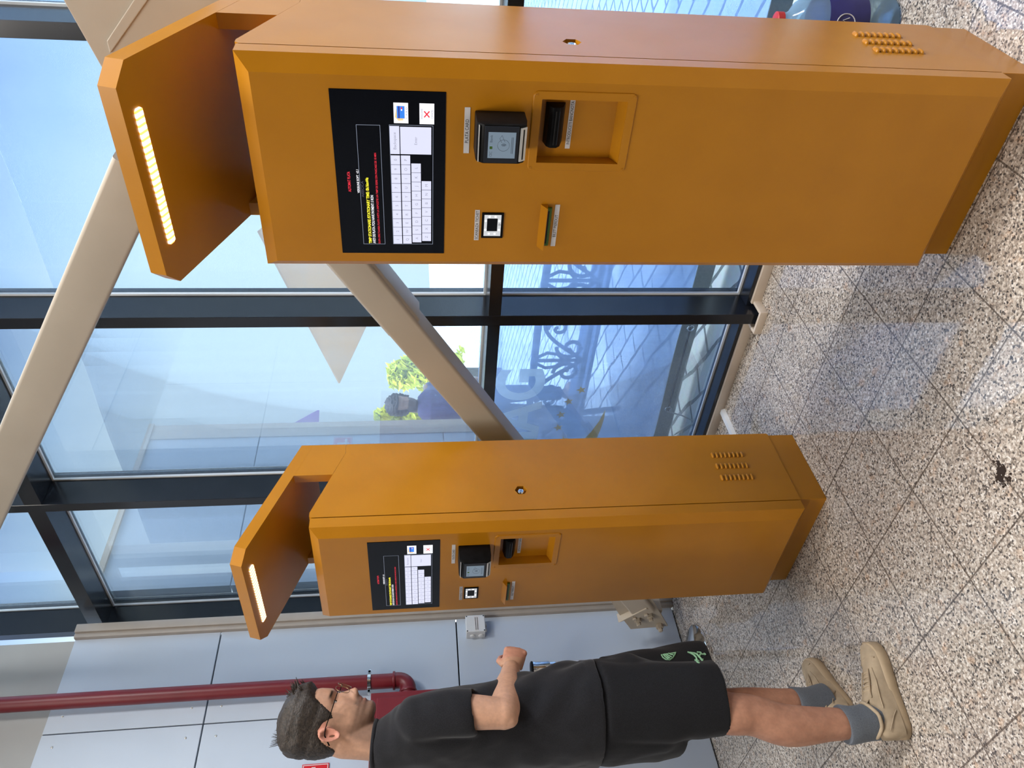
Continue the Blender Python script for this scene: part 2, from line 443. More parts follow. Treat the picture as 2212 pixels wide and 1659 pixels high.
# floor cable duct from the skirting to the far kiosk
mb = MB(); mb.prism([(-.018, 0), (.018, 0), (.012, .016), (-.012, .016)], 'y', -.36, .0)
o = mb.build('cable_trunking', M['white_plastic']); o.location = (-2.405, 2.511, 0)
tag(o, 'white plastic cable trunking strip on the floor running from the skirting behind the far kiosk', 'cable cover')
o = None


# ------------------------------------------------------------------ payment kiosk
KW = .4982
def holed(mb, outer, hole, mk, m=0):
    """n-gon with a hole, split in two along two bridges; both lists counter-clockwise"""
    h0 = min(range(len(hole)), key=lambda i: hole[i][1]); h1 = max(range(len(hole)), key=lambda i: hole[i][1])
    o0 = min(range(len(outer)), key=lambda i: outer[i][1]*10+outer[i][0]); o1 = max(range(len(outer)), key=lambda i: outer[i][1]*10+outer[i][0])
    def walk(L, a, b):
        r = [L[a]]
        while a != b: a = (a+1) % len(L); r.append(L[a])
        return r
    for oa, ob, ha, hb in ((o0, o1, h0, h1), (o1, o0, h1, h0)):
        poly = walk(outer, oa, ob)+walk(hole, ha, hb)[::-1]
        mb.faces([mk(p) for p in poly], [list(range(len(poly)))], m)

def make_kiosk():
    r = empty('payment_kiosk')
    O = M['orange']
    # plinth
    b = MB(); b.box(.009, KW-.0028, .0638, .389, 0, .1003, 0, .0012, seg=1); b.build('plinth', O, r)
    # body with sloped roof and hexagonal lock recess on the right side
    prof = [(.062, .1005), (.389, .1005), (.3954, .106), (.3954, 1.7005), (.3505, 1.7005), (.083, 1.8015), (.068, 1.8015), (.062, 1.794)]
    hexa = [(.150+.0215*math.sin(a)*.97, 1.092+.0215*math.cos(a)) for a in [PI*2*i/6 for i in range(6)]]
    hexa = hexa[::-1]
    b = MB(); n = len(prof)
    A = [(0, *p) for p in prof]; B = [(KW, *p) for p in prof]
    b.faces(A, [list(range(n))[::-1]])
    for i in range(n):
        j = (i+1) % n; b.faces([A[i], A[j], B[j], B[i]], [[0, 1, 2, 3]])
    holed(b, prof, hexa, lambda p: (KW, p[0], p[1]))
    for i in range(6):
        p, q = hexa[i], hexa[(i+1) % 6]
        b.faces([(KW, *p), (KW, *q), (KW-.016, *q), (KW-.016, *p)], [[0, 1, 2, 3]])
    b.faces([(KW-.016, *p) for p in hexa], [list(range(6))])
    body = b.build('body', O, r)
    # lock cylinder
    b = MB(); b.lathe([(.0115, 0), (.0115, .010), (.0095, .012), (.0095, .0105), (.006, .0105), (.006, .0125), (.001, .0125)], (KW-.0158, .150, 1.092), 24, 0, (1, 0, 0))
    b.box(KW-.0035, KW-.0030, .1490, .1510, 1.088, 1.096, 1)
    b.build('lock', [M['chrome'], M['slot']], body, smooth=35)
    # louvred vents: three columns of eight pressed hoods
    for y0, y1 in ((.2705, .3035), (.2145, .2475), (.158, .192)):
        b = MB()
        for i in range(8):
            zc = .3555-i*.01615; c = (y0+y1)/2; hw = (y1-y0)/2-.003; rings = []
            for t in [-1+2*q/12 for q in range(13)]:
                e = math.sqrt(max(0., 1-t*t))**.6; yy = c+t*hw; h = .0085*e+.0002; hh = .0105*e+.0004
                ring = [(KW-.0006, yy, zc-hh*.45)]
                for s in range(7):
                    a = PI*.08+s*PI*.92/6
                    ring.append((KW-.0004+h*math.sin(a)*1., yy, zc-hh*.45+hh*(1-math.cos(a))/2))
                rings.append(ring)
            b.loft(rings)
            b.box(KW-.0005, KW+.0006, c-hw*.86, c+hw*.86, zc-hh*.45-.0065, zc-.0064, 1)
        b.build('louvre_vent', [O, M['slot']], body, smooth=50)
    # door with chamfered edges and a sloping banknote recess
    cl, cr, ct, zb, zi, H, c2, s = .0206, .0345, .0275, .1025, .1237, 1.7978, .0199, .0584
    xs = [cl, .2845, .428, KW-cr]; zz = [zi, .985, 1.1726, H-ct]
    b = MB()
    for i in range(3):
        for j in range(3):
            if i == 1 and j == 1: continue
            b.faces([(xs[i], 0, zz[j]), (xs[i+1], 0, zz[j]), (xs[i+1], 0, zz[j+1]), (xs[i], 0, zz[j+1])], [[0, 1, 2, 3]])
    I = [(cl, 0, zi), (KW-cr, 0, zi), (KW-cr, 0, H-ct), (cl, 0, H-ct)]
    Q = [(0, c2, zb), (KW, c2, zb), (KW, c2, H), (0, c2, H)]; S = [(x, s, z) for x, _, z in Q]
    for P1, P2 in ((I, Q), (Q, S)):
        for i in range(4):
            j = (i+1) % 4; b.faces([P1[i], P1[j], P2[j], P2[i]], [[0, 1, 2, 3]])
    b.faces(S, [[0, 1, 2, 3]])
    dpt = .03
    a = [(.2845, 0, .985), (.428, 0, .985), (.428, 0, 1.1726), (.2845, 0, 1.1726)]
    c = [(.2845, dpt, .9985), (.428, dpt, .9985), (.428, dpt, 1.1726), (.2845, dpt, 1.1726)]
    for i in range(4):
        j = (i+1) % 4; b.faces([a[i], a[j], c[j], c[i]], [[0, 1, 2, 3]])
    b.faces(c, [[0, 1, 2, 3]])
    door = b.build('door', O, r)
    # dark seam strip between door and body
    b = MB(); b.box(.004, KW-.004, .0583, .0622, .104, 1.792); b.build('seam_gasket', M['slot'], r)
    # raised frame around the recess
    b = MB(); X0, X1, Z0, Z1, rad = .265, .4455, .965, 1.1925, .012
    def rr(x0, x1, z0, z1, q):
        pts = []
        for cx, cz, a0 in ((x1-q, z1-q, 0), (x0+q, z1-q, 90), (x0+q, z0+q, 180), (x1-q, z0+q, 270)):
            for k in range(6): a = math.radians(a0+90*k/5); pts.append((cx+q*math.cos(a), cz+q*math.sin(a)))
        return pts
    o_, i_ = rr(X0, X1, Z0, Z1, rad), rr(.2845, .428, .985, 1.1726, .0005)
    rings = [[(x, 0, z) for x, z in o_], [(x, -.0026, z) for x, z in rr(X0+.001, X1-.001, Z0+.001, Z1-.001, rad)], [(x, -.0034, z) for x, z in rr(X0+.0025, X1-.0025, Z0+.0025, Z1-.0025, rad)],
             [(x, -.0034, z) for x, z in i_], [(x, 0, z) for x, z in i_]]
    b.loft(rings, 0, True, False)
    fr = b.build('recess_frame', O, r)
    for px, pz in ((.272, .972), (.4385, .972), (.272, 1.1855), (.4385, 1.1855)):
        b = MB(); b.lathe([(.0035, 0), (.0035, .001), (.0012, .0016), (.001, .0008)], (px, -.0032, pz), 14, 0, (0, -1, 0)); b.build('screw', O, fr, smooth=40)
    # banknote mouth
    b = MB(); b.prism([(.0295, 1.114), (.0295, 1.158), (.004, 1.153), (-.004, 1.146), (-.004, 1.131), (.006, 1.122)], 'x', .3195, .4105, 0, .002)
    b.box(.327, .403, -.0052, .0, 1.1375, 1.1405, 1)
    b.box(.327, .403, -.0045, .0, 1.1305, 1.1325, 2)
    b.build('banknote_slot', [M['black'], M['slot'], M['lcd_frame']], r, smooth=40)
    # labels
    def label(nm, x0, x1, z0, z1, txt, tx0, tx1, y=-.0008):
        q = MB(); q.box(x0, x1, y-.0004, y+.0008, z0, z1, 0)
        h = (z1-z0)*.62
        q.text(txt, tf(tx0, y-.0006, z0+(z1-z0)*.19), tx1-tx0, h, 1, bold=.004)
        q.build(nm, [M['label'], M['label_text']], r)
    label('card_label', .3023, .405, 1.3242, 1.3362, 'PLATA CARD', .326, .379)
    label('scanner_label', .0819, .1627, 1.2935, 1.3045, 'SCANEAZA TICHET', .0845, .1605)
    label('banknote_label', .3045, .4225, 1.0935, 1.1045, 'INTRODUCETI BANCNOTA', .3145, .4135, .0293)
    label('ticket_label', .0668, .1791, 1.1050, 1.1162, 'BILET PIERDUT', .0925, .1525)
    # touch screen
    b = MB(); b.box(.0443, .4361, -.0015, .004, 1.3757, 1.6163, 0, .0012)
    scr = b.build('touch_screen', M['glass_black'], r)
    make_ui(scr)
    # card reader on the wall of the door
    rd = MB()
    prof_r = [(0, 1.207), (0, 1.3145), (-.052, 1.3145), (-.062, 1.3135), (-.0735, 1.300), (-.0735, 1.224), (-.066, 1.2105), (-.045, 1.207)]
    rd.prism(prof_r, 'x', .3135, .3995, 0, .0035)
    reader = rd.build('card_reader', M['black'], r, smooth=40)
    q = MB(); q.box(.3165, .3965, -.0752, -.073, 1.226, 1.2985, 0, .001)
    q.box(.3275, .3845, -.0756, -.0740, 1.2325, 1.2905, 1)
    q.build('reader_screen', [M['lcd_frame'], M['lcd']], reader)
    q = MB()
    q.tube([(.356+.0125*math.cos(a), -.0757, 1.258+.0125*math.sin(a)) for a in [2*PI*i/28 for i in range(28)]], .0004, 5, 0, True)
    for k, rad_ in enumerate((.0028, .0048, .0068)):
        q.tube([(.3525+rad_*math.cos(a), -.0757, 1.2575+rad_*math.sin(a)) for a in [math.radians(-50+100*i/10) for i in range(11)]], .0006, 5, 0)
    q.tube([(.362, -.0757, 1.262), (.371, -.0757, 1.2665), (.378, -.0757, 1.262), (.371, -.0757, 1.259), (.3635, -.0757, 1.255)], .0004, 5, 0)
    q.text('CEC', tf(.331, -.0757, 1.2815), .011, .0052, 0); q.text('Bank', tf(.3625, -.0757, 1.2815), .016, .0052, 0)
    q.box(.3475, .3535, -.0757, -.0755, 1.281, 1.287, 1); q.box(.338, .374, -.0757, -.0756, 1.2375, 1.2388, 0); q.box(.338, .374, -.0757, -.0756, 1.2405, 1.2415, 0)
    q.build('reader_graphics', [M['lcd_dark'], M['green']], reader)
    q = MB(); q.prism([(-.0742, 1.2235), (-.0742, 1.2195), (-.0672, 1.2088), (-.0640, 1.2088), (-.0640, 1.2135), (-.0705, 1.2235)], 'x', .3195, .3935, 0, .0005)
    q.prism([(-.0733, 1.2165), (-.0715, 1.2140), (-.070, 1.2150), (-.0718, 1.2177)], 'x', .3235, .3895, 1)
    q.build('card_slot', [M['silver'], M['slot']], reader)
    q = MB(); q.box(.3165, .3955, -.0718, -.0640, 1.3085, 1.3105, 0, .0004); q.build('trim_bar', M['silver'], reader)
    # ticket scanner
    q = MB(); q.box(.0889, .1564, -.0035, .002, 1.2362, 1.2878, 0, .0015)
    scn = q.build('ticket_scanner', M['black'], r)
    q = MB()
    for x0, x1, z0, z1 in ((.0955, .1515, 1.2755, 1.2822), (.0955, .1515, 1.2422, 1.2505), (.0955, .1085, 1.2506, 1.2754), (.1425, .1515, 1.2506, 1.2754)):
        q.box(x0, x1, -.0042, -.003, z0, z1, 0)
    for px, pz in ((.112, 1.2788), (.136, 1.2788), (.112, 1.2462), (.136, 1.2462), (.1015, 1.256), (.1015, 1.270), (.147, 1.256), (.147, 1.270)):
        q.lathe([(.0024, 0), (.0018, .0003)], (px, -.0042, pz), 10, 1, (0, -1, 0))
    q.text('QR', tf(.1235, -.0046, 1.2435), .006, .0045, 2)
    q.build('light_frame', [M['scan_lit'], M['dot_lit'], M['label_text']], scn)
    q = MB(); q.box(.1086, .1424, -.0046, -.0036, 1.2507, 1.2753, 0, .0004); q.build('scanner_window', M['glass_black'], scn)
    # ticket slot with hood
    q = MB()
    q.prism([(.0, 1.1508), (-.0215, 1.1385), (-.0215, 1.1365), (-.0195, 1.1365), (.0, 1.1475)], 'x', .0655, .1790)
    q.prism([(.0, 1.1475), (-.0195, 1.1365), (.0, 1.1335)], 'x', .0655, .0685); q.prism([(.0, 1.1475), (-.0195, 1.1365), (.0, 1.1335)], 'x', .1760, .1790)
    hd = q.build('ticket_slot', O, r)
    q = MB(); q.prism([(0, 1.1225), (0, 1.1445), (-.0065, 1.1415), (-.0065, 1.1245)], 'x', .0705, .172, 0, .0012); q.box(.0775, .165, -.0072, -.004, 1.1295, 1.1350, 1)
    q.build('slot_bezel', [M['green'], M['slot']], hd)
    # canopy: thick sloped plate with cut corners, on two posts
    sl = .372
    zt = lambda y: 2.0197-sl*(y+.0424)
    plan = [(0, .3954), (0, -.0424), (.04, -.080), (KW-.04, -.080), (KW, -.0424), (KW, .3954)]
    top = [(x, y, zt(y)) for x, y in plan]; bot = []
    for x, y in plan:
        yy = y-.0125 if y < .3 else y
        bot.append((x, yy, zt(yy)-.0411))
    b = MB(); b.loft([top, bot]); can = b.build('canopy', O, r)
    zu = lambda y: zt(y)-.0411
    b = MB()
    y0, y1 = -.063, -.041; mid = (y0+y1)/2; nrm = Vector((0, -.349, -.937)); ud = Vector((0, -.937, .349))
    c0 = Vector((0, mid, zu(mid)))
    pl = []
    for u, vv in ((.1005, -.006), (.1045, -.0115), (.4015, -.0115), (.4055, -.006), (.4055, .006), (.4015, .0115), (.1045, .0115), (.1005, .006)):
        pl.append(c0+Vector((u, 0, 0))+ud*vv)
    b.loft([[p-nrm*.004 for p in pl], [p+nrm*.0015 for p in pl], [c0+(p-c0)*1.+nrm*.003 for p in pl]])
    b.build('light_bar', M['led'], can)
    for x0 in (0, KW-.035):
        b = MB(); b.prism([(.25, 1.7395), (.3505, 1.7012), (.3954, 1.7012), (.3954, zu(.3954)+.002), (.25, zu(.25)+.002)], 'x', x0+.0002, x0+.0348, 0)
        b.build('post', O, r)
    return r

def make_ui(parent):
    y = -.0019
    b = MB()
    names = ['ui_white', 'ui_text', 'ui_line', 'ui_red', 'ui_yellow', 'ui_grey', 'ui_whitebtn', 'ui_blue', 'ui_navy', 'ui_cream']
    mi = {n: i for i, n in enumerate(names)}
    def rect(x0, x1, z0, z1, m, dy=0): b.faces([(x0, y-dy, z0), (x1, y-dy, z0), (x1, y-dy, z1), (x0, y-dy, z1)], [[0, 1, 2, 3]], mi[m])
    def txt(s, x0, z, w, h, m, dy=.0002, bold=0., align='LEFT'): b.text(s, tf(x0, y-dy, z), w, h, mi[m], align=align, bold=bold)
    def frame(x0, x1, z0, z1, t=.0009):
        rect(x0, x1, z0, z0+t, 'ui_line'); rect(x0, x1, z1-t, z1, 'ui_line'); rect(x0, x0+t, z0+t, z1-t, 'ui_line'); rect(x1-t, x1, z0+t, z1-t, 'ui_line')
    frame(.0696, .3616, 1.5150, 1.5656)
    txt('AUTOMAT PLATA', .205, 1.5855, .049, .0062, 'ui_red', bold=.02)
    txt('VERSIUNE SOFT  v2.1', .2025, 1.5668, .0565, .0048, 'ui_whitebtn', .0004, bold=.02)
    txt('AIEECICA', .1925, 1.5575, .039, .0055, 'ui_grey')
    txt('TIMP STATIONARE /STATIONARY TIME: 0h16m44s', .0717, 1.5462, .1685, .0068, 'ui_yellow', bold=.03)
    txt('AVETI DE PLATA /YOU HAVE PAYMENT: 5 RON', .0718, 1.5372, .1255, .0060, 'ui_whitebtn', bold=.02)
    txt('DUPA EFECTUAREA PLATII AVETI LA DISPOZITIE UN TIMP DE IESIRE DIN PARCARE DE 10 MIN', .0719, 1.5262, .2270, .0044, 'ui_red', bold=.01)
    # keyboard
    frame(.0700, .3632, 1.4026, 1.4962)
    rows = [('1234567890', .0712, .2950, 1.4750, 1.4950), ('QWERTYUIOP', .0716, .2952, 1.4528, 1.4728), ('ASDFGHJKL', .0752, .2768, 1.4298, 1.4506), ('ZXCVBNM', .0790, .2347, 1.4070, 1.4280)]
    for keys, x0, x1, z0, z1 in rows:
        p = (x1-x0)/len(keys)
        for i, k in enumerate(keys):
            a = x0+i*p; rect(a, a+p-.0009, z0, z1, 'ui_white')
            txt(k, a+p/2, (z0+z1)/2-.003, None, .006, 'ui_text', align='CENTER')
    rect(.2972, .3604, 1.4750, 1.4953, 'ui_white'); txt('Backspace', .3080, 1.4825, .0385, .0058, 'ui_text')
    rect(.2974, .3592, 1.4068, 1.4732, 'ui_white'); txt('Enter', .3195, 1.4375, .018, .0055, 'ui_text')
    rect(.3668, .4110, 1.4552, 1.4857, 'ui_whitebtn'); rect(.3660, .4110, 1.4006, 1.4316, 'ui_whitebtn')
    # card icon
    b.faces([(.3735, y-.0002, 1.4662), (.3865, y-.0002, 1.4640), (.398, y-.0002, 1.480), (.380, y-.0002, 1.4832), (.3725, y-.0002, 1.476)], [[0, 1, 2, 3, 4]], mi['ui_cream'])
    rect(.3775, .4040, 1.4628, 1.4792, 'ui_blue', .0003); rect(.3775, .4040, 1.4732, 1.4762, 'ui_navy', .0004); rect(.3960, .4015, 1.4676, 1.4704, 'ui_red', .0004); rect(.3942, .3975, 1.4676, 1.4704, 'ui_whitebtn', .0005)
    txt('C A R D', .3770, 1.4570, .0245, .0034, 'ui_text', .0003)
    txt('ANULARE', .3770, 1.4248, .0225, .0042, 'ui_text', .0003); txt('CANCEL', .3788, 1.4030, .0195, .0042, 'ui_text', .0003)
    for s in (1, -1):
        c = Vector((.3878, y-.0003, 1.4162)); d = Vector((.0066, 0, .0056*s)); n = Vector((-d.z, 0, d.x)).normalized()*.0013
        b.faces([c-d-n, c+d-n, c+d+n, c-d+n], [[0, 1, 2, 3]], mi['ui_red'])
    b.build('screen_content', [M[n] for n in names], parent)

k1 = make_kiosk(); k1.location = (-1.0327, 1.6074, 0); k1.rotation_euler = (0, 0, -.0113)
k2 = copy_tree(k1); k2.location = (-2.5107, 1.5752, 0); k2.rotation_euler = (0, 0, .0113)
G_K = 'orange parking payment kiosks'
tag(k1, 'nearer orange payment kiosk with lit touch screen and canopy, blue bottle behind it', 'payment kiosk', G_K)
tag(k2, 'farther orange payment kiosk with lit touch screen and canopy, beside the standing man', 'payment kiosk', G_K)

# ------------------------------------------------------------------ cream steel braces in front of the glass
def axis_frame(p, q):
    d = (Vector(q)-Vector(p)).normalized(); n = Vector((0, 1, 0)); u = n.cross(d).normalized(); return d, n, u
def hollow(mb, p, q, w, dep, rad=.012, m=0, y0=0.):
    """square tube; front face centred on the line p-q, thickness going to +y"""
    d, n, u = axis_frame(p, q); pts = []
    for cx, cy, a0 in ((w/2-rad, dep-rad, 0), (-w/2+rad, dep-rad, 90), (-w/2+rad, rad, 180), (w/2-rad, rad, 270)):
        for k in range(6): a = math.radians(a0+18*k); pts.append((cx+rad*math.cos(a), cy+rad*math.sin(a)))
    mb.loft([[Vector(P)+u*a+n*(b+y0) for a, b in pts] for P in (p, q)], m)
YA = 2.10
zA = lambda x: 1.65+.643*(x+1.343)
zB = lambda x: 2.374-.6265*(x+1.287)
br = tag(empty('steel_brace', (-3.45, 2.15, .3)), 'cream square steel brace rising from the corner near the floor, ending in bolted gusset plate', 'brace')
off = Vector((3.45, -2.15, -.3))
def rel(p): return Vector(p)+off
b = MB(); hollow(b, rel((-3.47, YA, zA(-3.47))), rel((-.2, YA, zA(-.2))), .113, .105); tb = b.build('tube', M['steel'], br, smooth=40)
b = MB(); hollow(b, rel((-1.60, YA-.0, zA(-1.60))), rel((-.75, YA, zA(-.75))), .128, .118, .012, 0, .012); b.build('sleeve', M['steel'], br, smooth=40)
b = MB(); npts = [(-.30, 2.29), (-.585, 2.272), (-.745, 2.226), (-.98, 2.09), (-1.02, 1.93), (-.86, 1.84), (-.55, 1.88), (-.30, 2.05)]
b.prism([(x+off.x, z+off.z) for x, z in npts][::-1], 'y', YA-.014+off.y, YA-.001+off.y, 0, .002)
b.prism([(-.705+off.x, 2.195+off.z), (-.675+off.x, 2.195+off.z), (-.54+off.x, 2.075+off.z), (-.575+off.x, 2.075+off.z)], 'y', YA-.022+off.y, YA-.0135+off.y, 0, .002)
b.build('node_plate', M['steel'], br)
gp = [(-3.16, .575), (-3.505, .405), (-3.606, .344), (-3.645, .322), (-3.636, .116), (-3.315, .285), (-3.05, .455)]
b = MB(); b.prism([(x+off.x, z+off.z) for x, z in gp], 'y', YA+.028+off.y, YA+.044+off.y, 0, .0015)
b.box(-3.60+off.x, -3.50+off.x, YA+.0445+off.y, 2.429+off.y, .17+off.z, .30+off.z, 0, .002)
gus = b.build('gusset_plate', M['steel'], br)
b = MB(); b.prism([(-3.515+off.x, .418+off.z), (-3.505+off.x, .395+off.z), (-3.405+off.x, .278+off.z), (-3.397+off.x, .29+off.z)], 'y', YA-.006+off.y, YA+.045+off.y, 0, .002); b.build('end_plate', M['steel'], br)
for x, z in ((-3.47, .347), (-3.531, .313), (-3.441, .290), (-3.496, .253), (-3.600, .180)):
    b = MB(); c = rel((x-.02, YA+.029, z-.012))
    b.lathe([(.023, 0), (.023, .003), (.020, .003), (.020, .020), (.012, .021), (.012, .038), (.009, .040)], c, 6, 0, (0, -1, 0)); b.build('bolt', M['steel'], gus)
br2 = tag(empty('steel_brace', (-1.2, 2.15, 2.3)), 'cream square steel brace sloping down from the top left to behind the nearer kiosk canopy', 'brace')
b = MB(); o2 = Vector((1.2, -2.15, -2.3)); hollow(b, Vector((-4.0+.2, YA+.003, zB(-3.8)))+o2, Vector((-1.03, YA+.003, zB(-1.03)))+o2, .139, .10); b.build('tube', M['steel'], br2, smooth=40)

# ------------------------------------------------------------------ left wall fittings
pr = tag(empty('fire_pipe', (-3.725, 1.965, 1.53)), 'dark red vertical pipe clamped to the grey cladding, bending into the red cabinet', 'pipe')
b = MB(); b.tube([(0, 0, .05), (0, .004, 2.0), (0, .008, 3.15)], .0365, 24); b.build('pipe', M['red'], pr, smooth=50)
b = MB(); el = [(0, 0, .052), (0, 0, .03)]+[(0, -.05+.05*math.cos(a), -.0+.03-.05*math.sin(a)) for a in [PI/2*i/8 for i in range(1, 9)]]+[(0, -.075, -.02), (0, -.125, -.02)]
b.tube(el, .0395, 24); b.lathe([(.044, 0), (.046, .006), (.044, .012)], (0, 0, .045), 24); b.lathe([(.044, 0), (.046, .006), (.044, .012)], (0, -.058, -.02), 24, 0, (0, -1, 0))
b.build('elbow', M['red'], pr, smooth=50)
b = MB(); b.lathe([(.0385, -.008), (.042, -.008), (.042, .008), (.0385, .008)], (0, 0, .175), 28)
b.box(-.012, .012, .04, .062, .168, .182, 0, .001); b.box(-.012, .012, -.062, -.04, .168, .182, 0, .001)
b.lathe([(.006, -.012), (.006, .012)], (0, .052, .175), 10, 0, (1, 0, 0)); b.lathe([(.006, -.012), (.006, .012)], (0, -.052, .175), 10, 0, (1, 0, 0)); b.box(-.064, -.038, -.006, .006, .169, .181, 0)
b.build('clamp', M['chrome'], pr, smooth=40)

hc = tag(empty('hose_cabinet', (-3.785, 1.53, .92)), 'red metal hydrant cabinet on the grey wall behind the standing man', 'cabinet')
b = MB(); b.box(0, .17, -.31, .31, 0, .765, 0, .004); bodyc = b.build('body', M['red'], hc)
b = MB(); b.box(.1705, .186, -.312, .312, -.002, .767, 0, .003)
b.build('door_frame', M['red'], hc)
b = MB(); b.box(.1865, .191, -.283, .283, .028, .738, 0, .002); dd = b.build('door', M['red'], hc)
b = MB(); b.lathe([(.012, 0), (.012, .008), (.006, .012)], (.191, -.24, .38), 16, 0, (1, 0, 0)); b.build('lock', M['chrome'], dd, smooth=40)

fs = tag(empty('fire_sign', (-3.788, 1.545, 1.945)), 'small red square sign with white symbol on the wall behind the man\'s head', 'sign')
b = MB(); b.box(0, .004, -.062, .062, -.062, .062, 0, .001); b.build('plate', [mat('sign_red', (.62, .01, .018), .35)], fs)
b = MB(); b.box(.0041, .0048, -.012, .012, -.045, .035); b.box(.0041, .0048, .0125, .046, .0, .018); b.box(.0041, .0048, -.046, -.0125, -.03, -.014)
for a in ((-.058, .058, .0545, .058), (-.058, .058, -.058, -.0545)): b.box(.0041, .0046, a[0], a[1], a[2], a[3])
for a in ((-.058, -.0545), (.0545, .058)): b.box(.0041, .0046, a[0], a[1], -.0544, .0544)
b.build('symbol', M['label'], fs)

jb = tag(empty('junction_box', (-3.789, 2.262, 1.146)), 'small square grey junction box with printed label low on the wall beside the corner trunking', 'junction box')
b = MB(); b.box(0, .050, -.049, .049, -.051, .051, 0, .003); b.build('base', M['box_grey'], jb)
b = MB(); b.box(.0505, .069, -.050, .050, -.052, .052, 0, .004); lid = b.build('lid', M['box_grey'], jb)
for sy in (-.044, .044):
    for sz in (-.046, .046):
        b = MB(); b.lathe([(.004, 0), (.0035, .0008)], (.0688, sy, sz), 10, 0, (1, 0, 0)); b.build('screw', M['slot'], lid)
b = MB(); b.box(.0691, .0694, -.046, .044, -.018, .006, 0)
for zz in (-.001, -.011): b.box(.0694, .0696, -.04, .036, zz-.0016, zz+.0016, 1)
b.build('label', [M['label'], M['label_text']], lid)
for zz in (-.028, .018):
    b = MB(); b.lathe([(.014, 0), (.014, .006), (.010, .008)], (.026, -.049, zz), 16, 0, (0, -1, 0)); b.build('gland', M['box_grey'], jb, smooth=40)
    b = MB(); b.lathe([(.013, 0), (.013, .012)], (.026, zz*.6, -.051), 14, 0, (0, 0, -1)); b.build('gland', M['box_grey'], jb, smooth=40)
b = MB()
for zz in (-.006, .004): b.tube([(.02, .048, zz), (.018, .06, zz+.004), (.012, .072, zz+.006)], .004, 8)
b.build('cable', M['slot'], jb, smooth=50)

qp = tag(empty('queue_post', (-3.62, 1.925, 0)), 'chrome queue barrier post with round base beside the wall, half hidden by the man', 'barrier post')
b = MB(); b.lathe([(.165, 0), (.168, .004), (.168, .014), (.160, .02), (.06, .05), (.04, .06), (.031, .07)], (0, 0, 0), 48); b.build('base', M['chrome'], qp, smooth=40)
b = MB(); b.lathe([(.030, .06), (.030, .80)], (0, 0, 0), 28); b.build('pole', M['chrome'], qp, smooth=40)
b = MB(); b.lathe([(.030, .795), (.034, .80), (.034, .868), (.036, .87), (.036, .882), (.033, .884)], (0, 0, 0), 28); b.box(-.012, .012, -.055, -.02, .815, .872, 0, .003); b.build('belt_head', M['chrome'], qp, smooth=40)
b = MB(); b.lathe([(.037, .8835), (.037, .890), (.030, .894), (.002, .895)], (0, 0, 0), 28); b.build('cap', M['black'], qp, smooth=40)
b = MB()
L = [(.0308*math.cos(a), .0308*math.sin(a)) for a in [math.radians(-140+10*i) for i in range(27)]]
b.loft([[(x, y, z) for x, y in L] for z in (.54, .765)], 0, False, False)
b.build('sticker', M['label'], qp, smooth=40)

# ------------------------------------------------------------------ outside the glass
YC = 2.95
cu = tag(empty('terrace_curtain', (-2.3, YC, .04)), 'clear plastic terrace curtain outside the glass with blue band, cream letters and gold stars', 'curtain')
oc = Vector((2.3, -YC, -.04))
def wob(x): return .012*math.sin(x*2.3)+.006*math.sin(x*7.1)
def sheet(x0, x1, z0, z1, nx=60, y=0., th=.0012):
    b = MB(); f = []; g = []
    for i in range(nx+1):
        x = x0+(x1-x0)*i/nx; f.append((x, wob(x)+y)); g.append((x, wob(x)+y+th))
    ring = f+g[::-1]
    b.loft([[(x+oc.x, yy, z+oc.z) for x, yy in ring] for z in (z0, z1)]); return b
# the print below a wavy upper edge, the clear sheet above
def patch(poly, m, y, name, th=.0006):
    b = MB()
    b.prism([(x+oc.x, z+oc.z) for x, z in poly], 'y', y, y+th); return b.build(name, m, cu)
sheet(-3.78, 1.2, .12, 1.13).build('printed_band', M['pvc_blue'], cu)
sheet(-3.78, 1.2, 1.1305, 3.0).build('clear_sheet', M['pvc'], cu)
b = sheet(-3.80, 1.2, .035, .1195, 60, -.004, .010); hem = b.build('hem', M['hem'], cu)
b = MB(); xa, xb = on(1490, 705, 1, YC).x, on(1435, 880, 1, YC).x
b.tube([(xb+oc.x, -.012, .04), (xa+oc.x, -.012, .04)], .0055, 8); b.build('rod', M['slot'], hem)
for x in (xa, xb):
    b = MB(); b.tube([(x+oc.x+.016*math.cos(a), -.014, .04+.016*math.sin(a)) for a in [2*PI*i/16 for i in range(16)]], .004, 6, 0, True); b.build('eyelet', M['chrome'], hem, smooth=40)
P1 = on(1440, 885, 1, YC); P2 = on(1503, 911, 2, -.01); P3 = on(1455, 940, 1, YC)
b = MB(); b.tube([P1+oc+Vector((0, -.015, 0)), (P1+P2)/2+oc+Vector((0, 0, -.006)), P2+oc], .0045, 6); b.tube([P2+oc, P3+oc], .0045, 6)
b.tube([P2+oc+Vector((.016*math.cos(a), .016*math.sin(a), .006)) for a in [2*PI*i/12 for i in range(12)]], .004, 6, 0, True); b.build('tie_cord', M['rope'], cu)
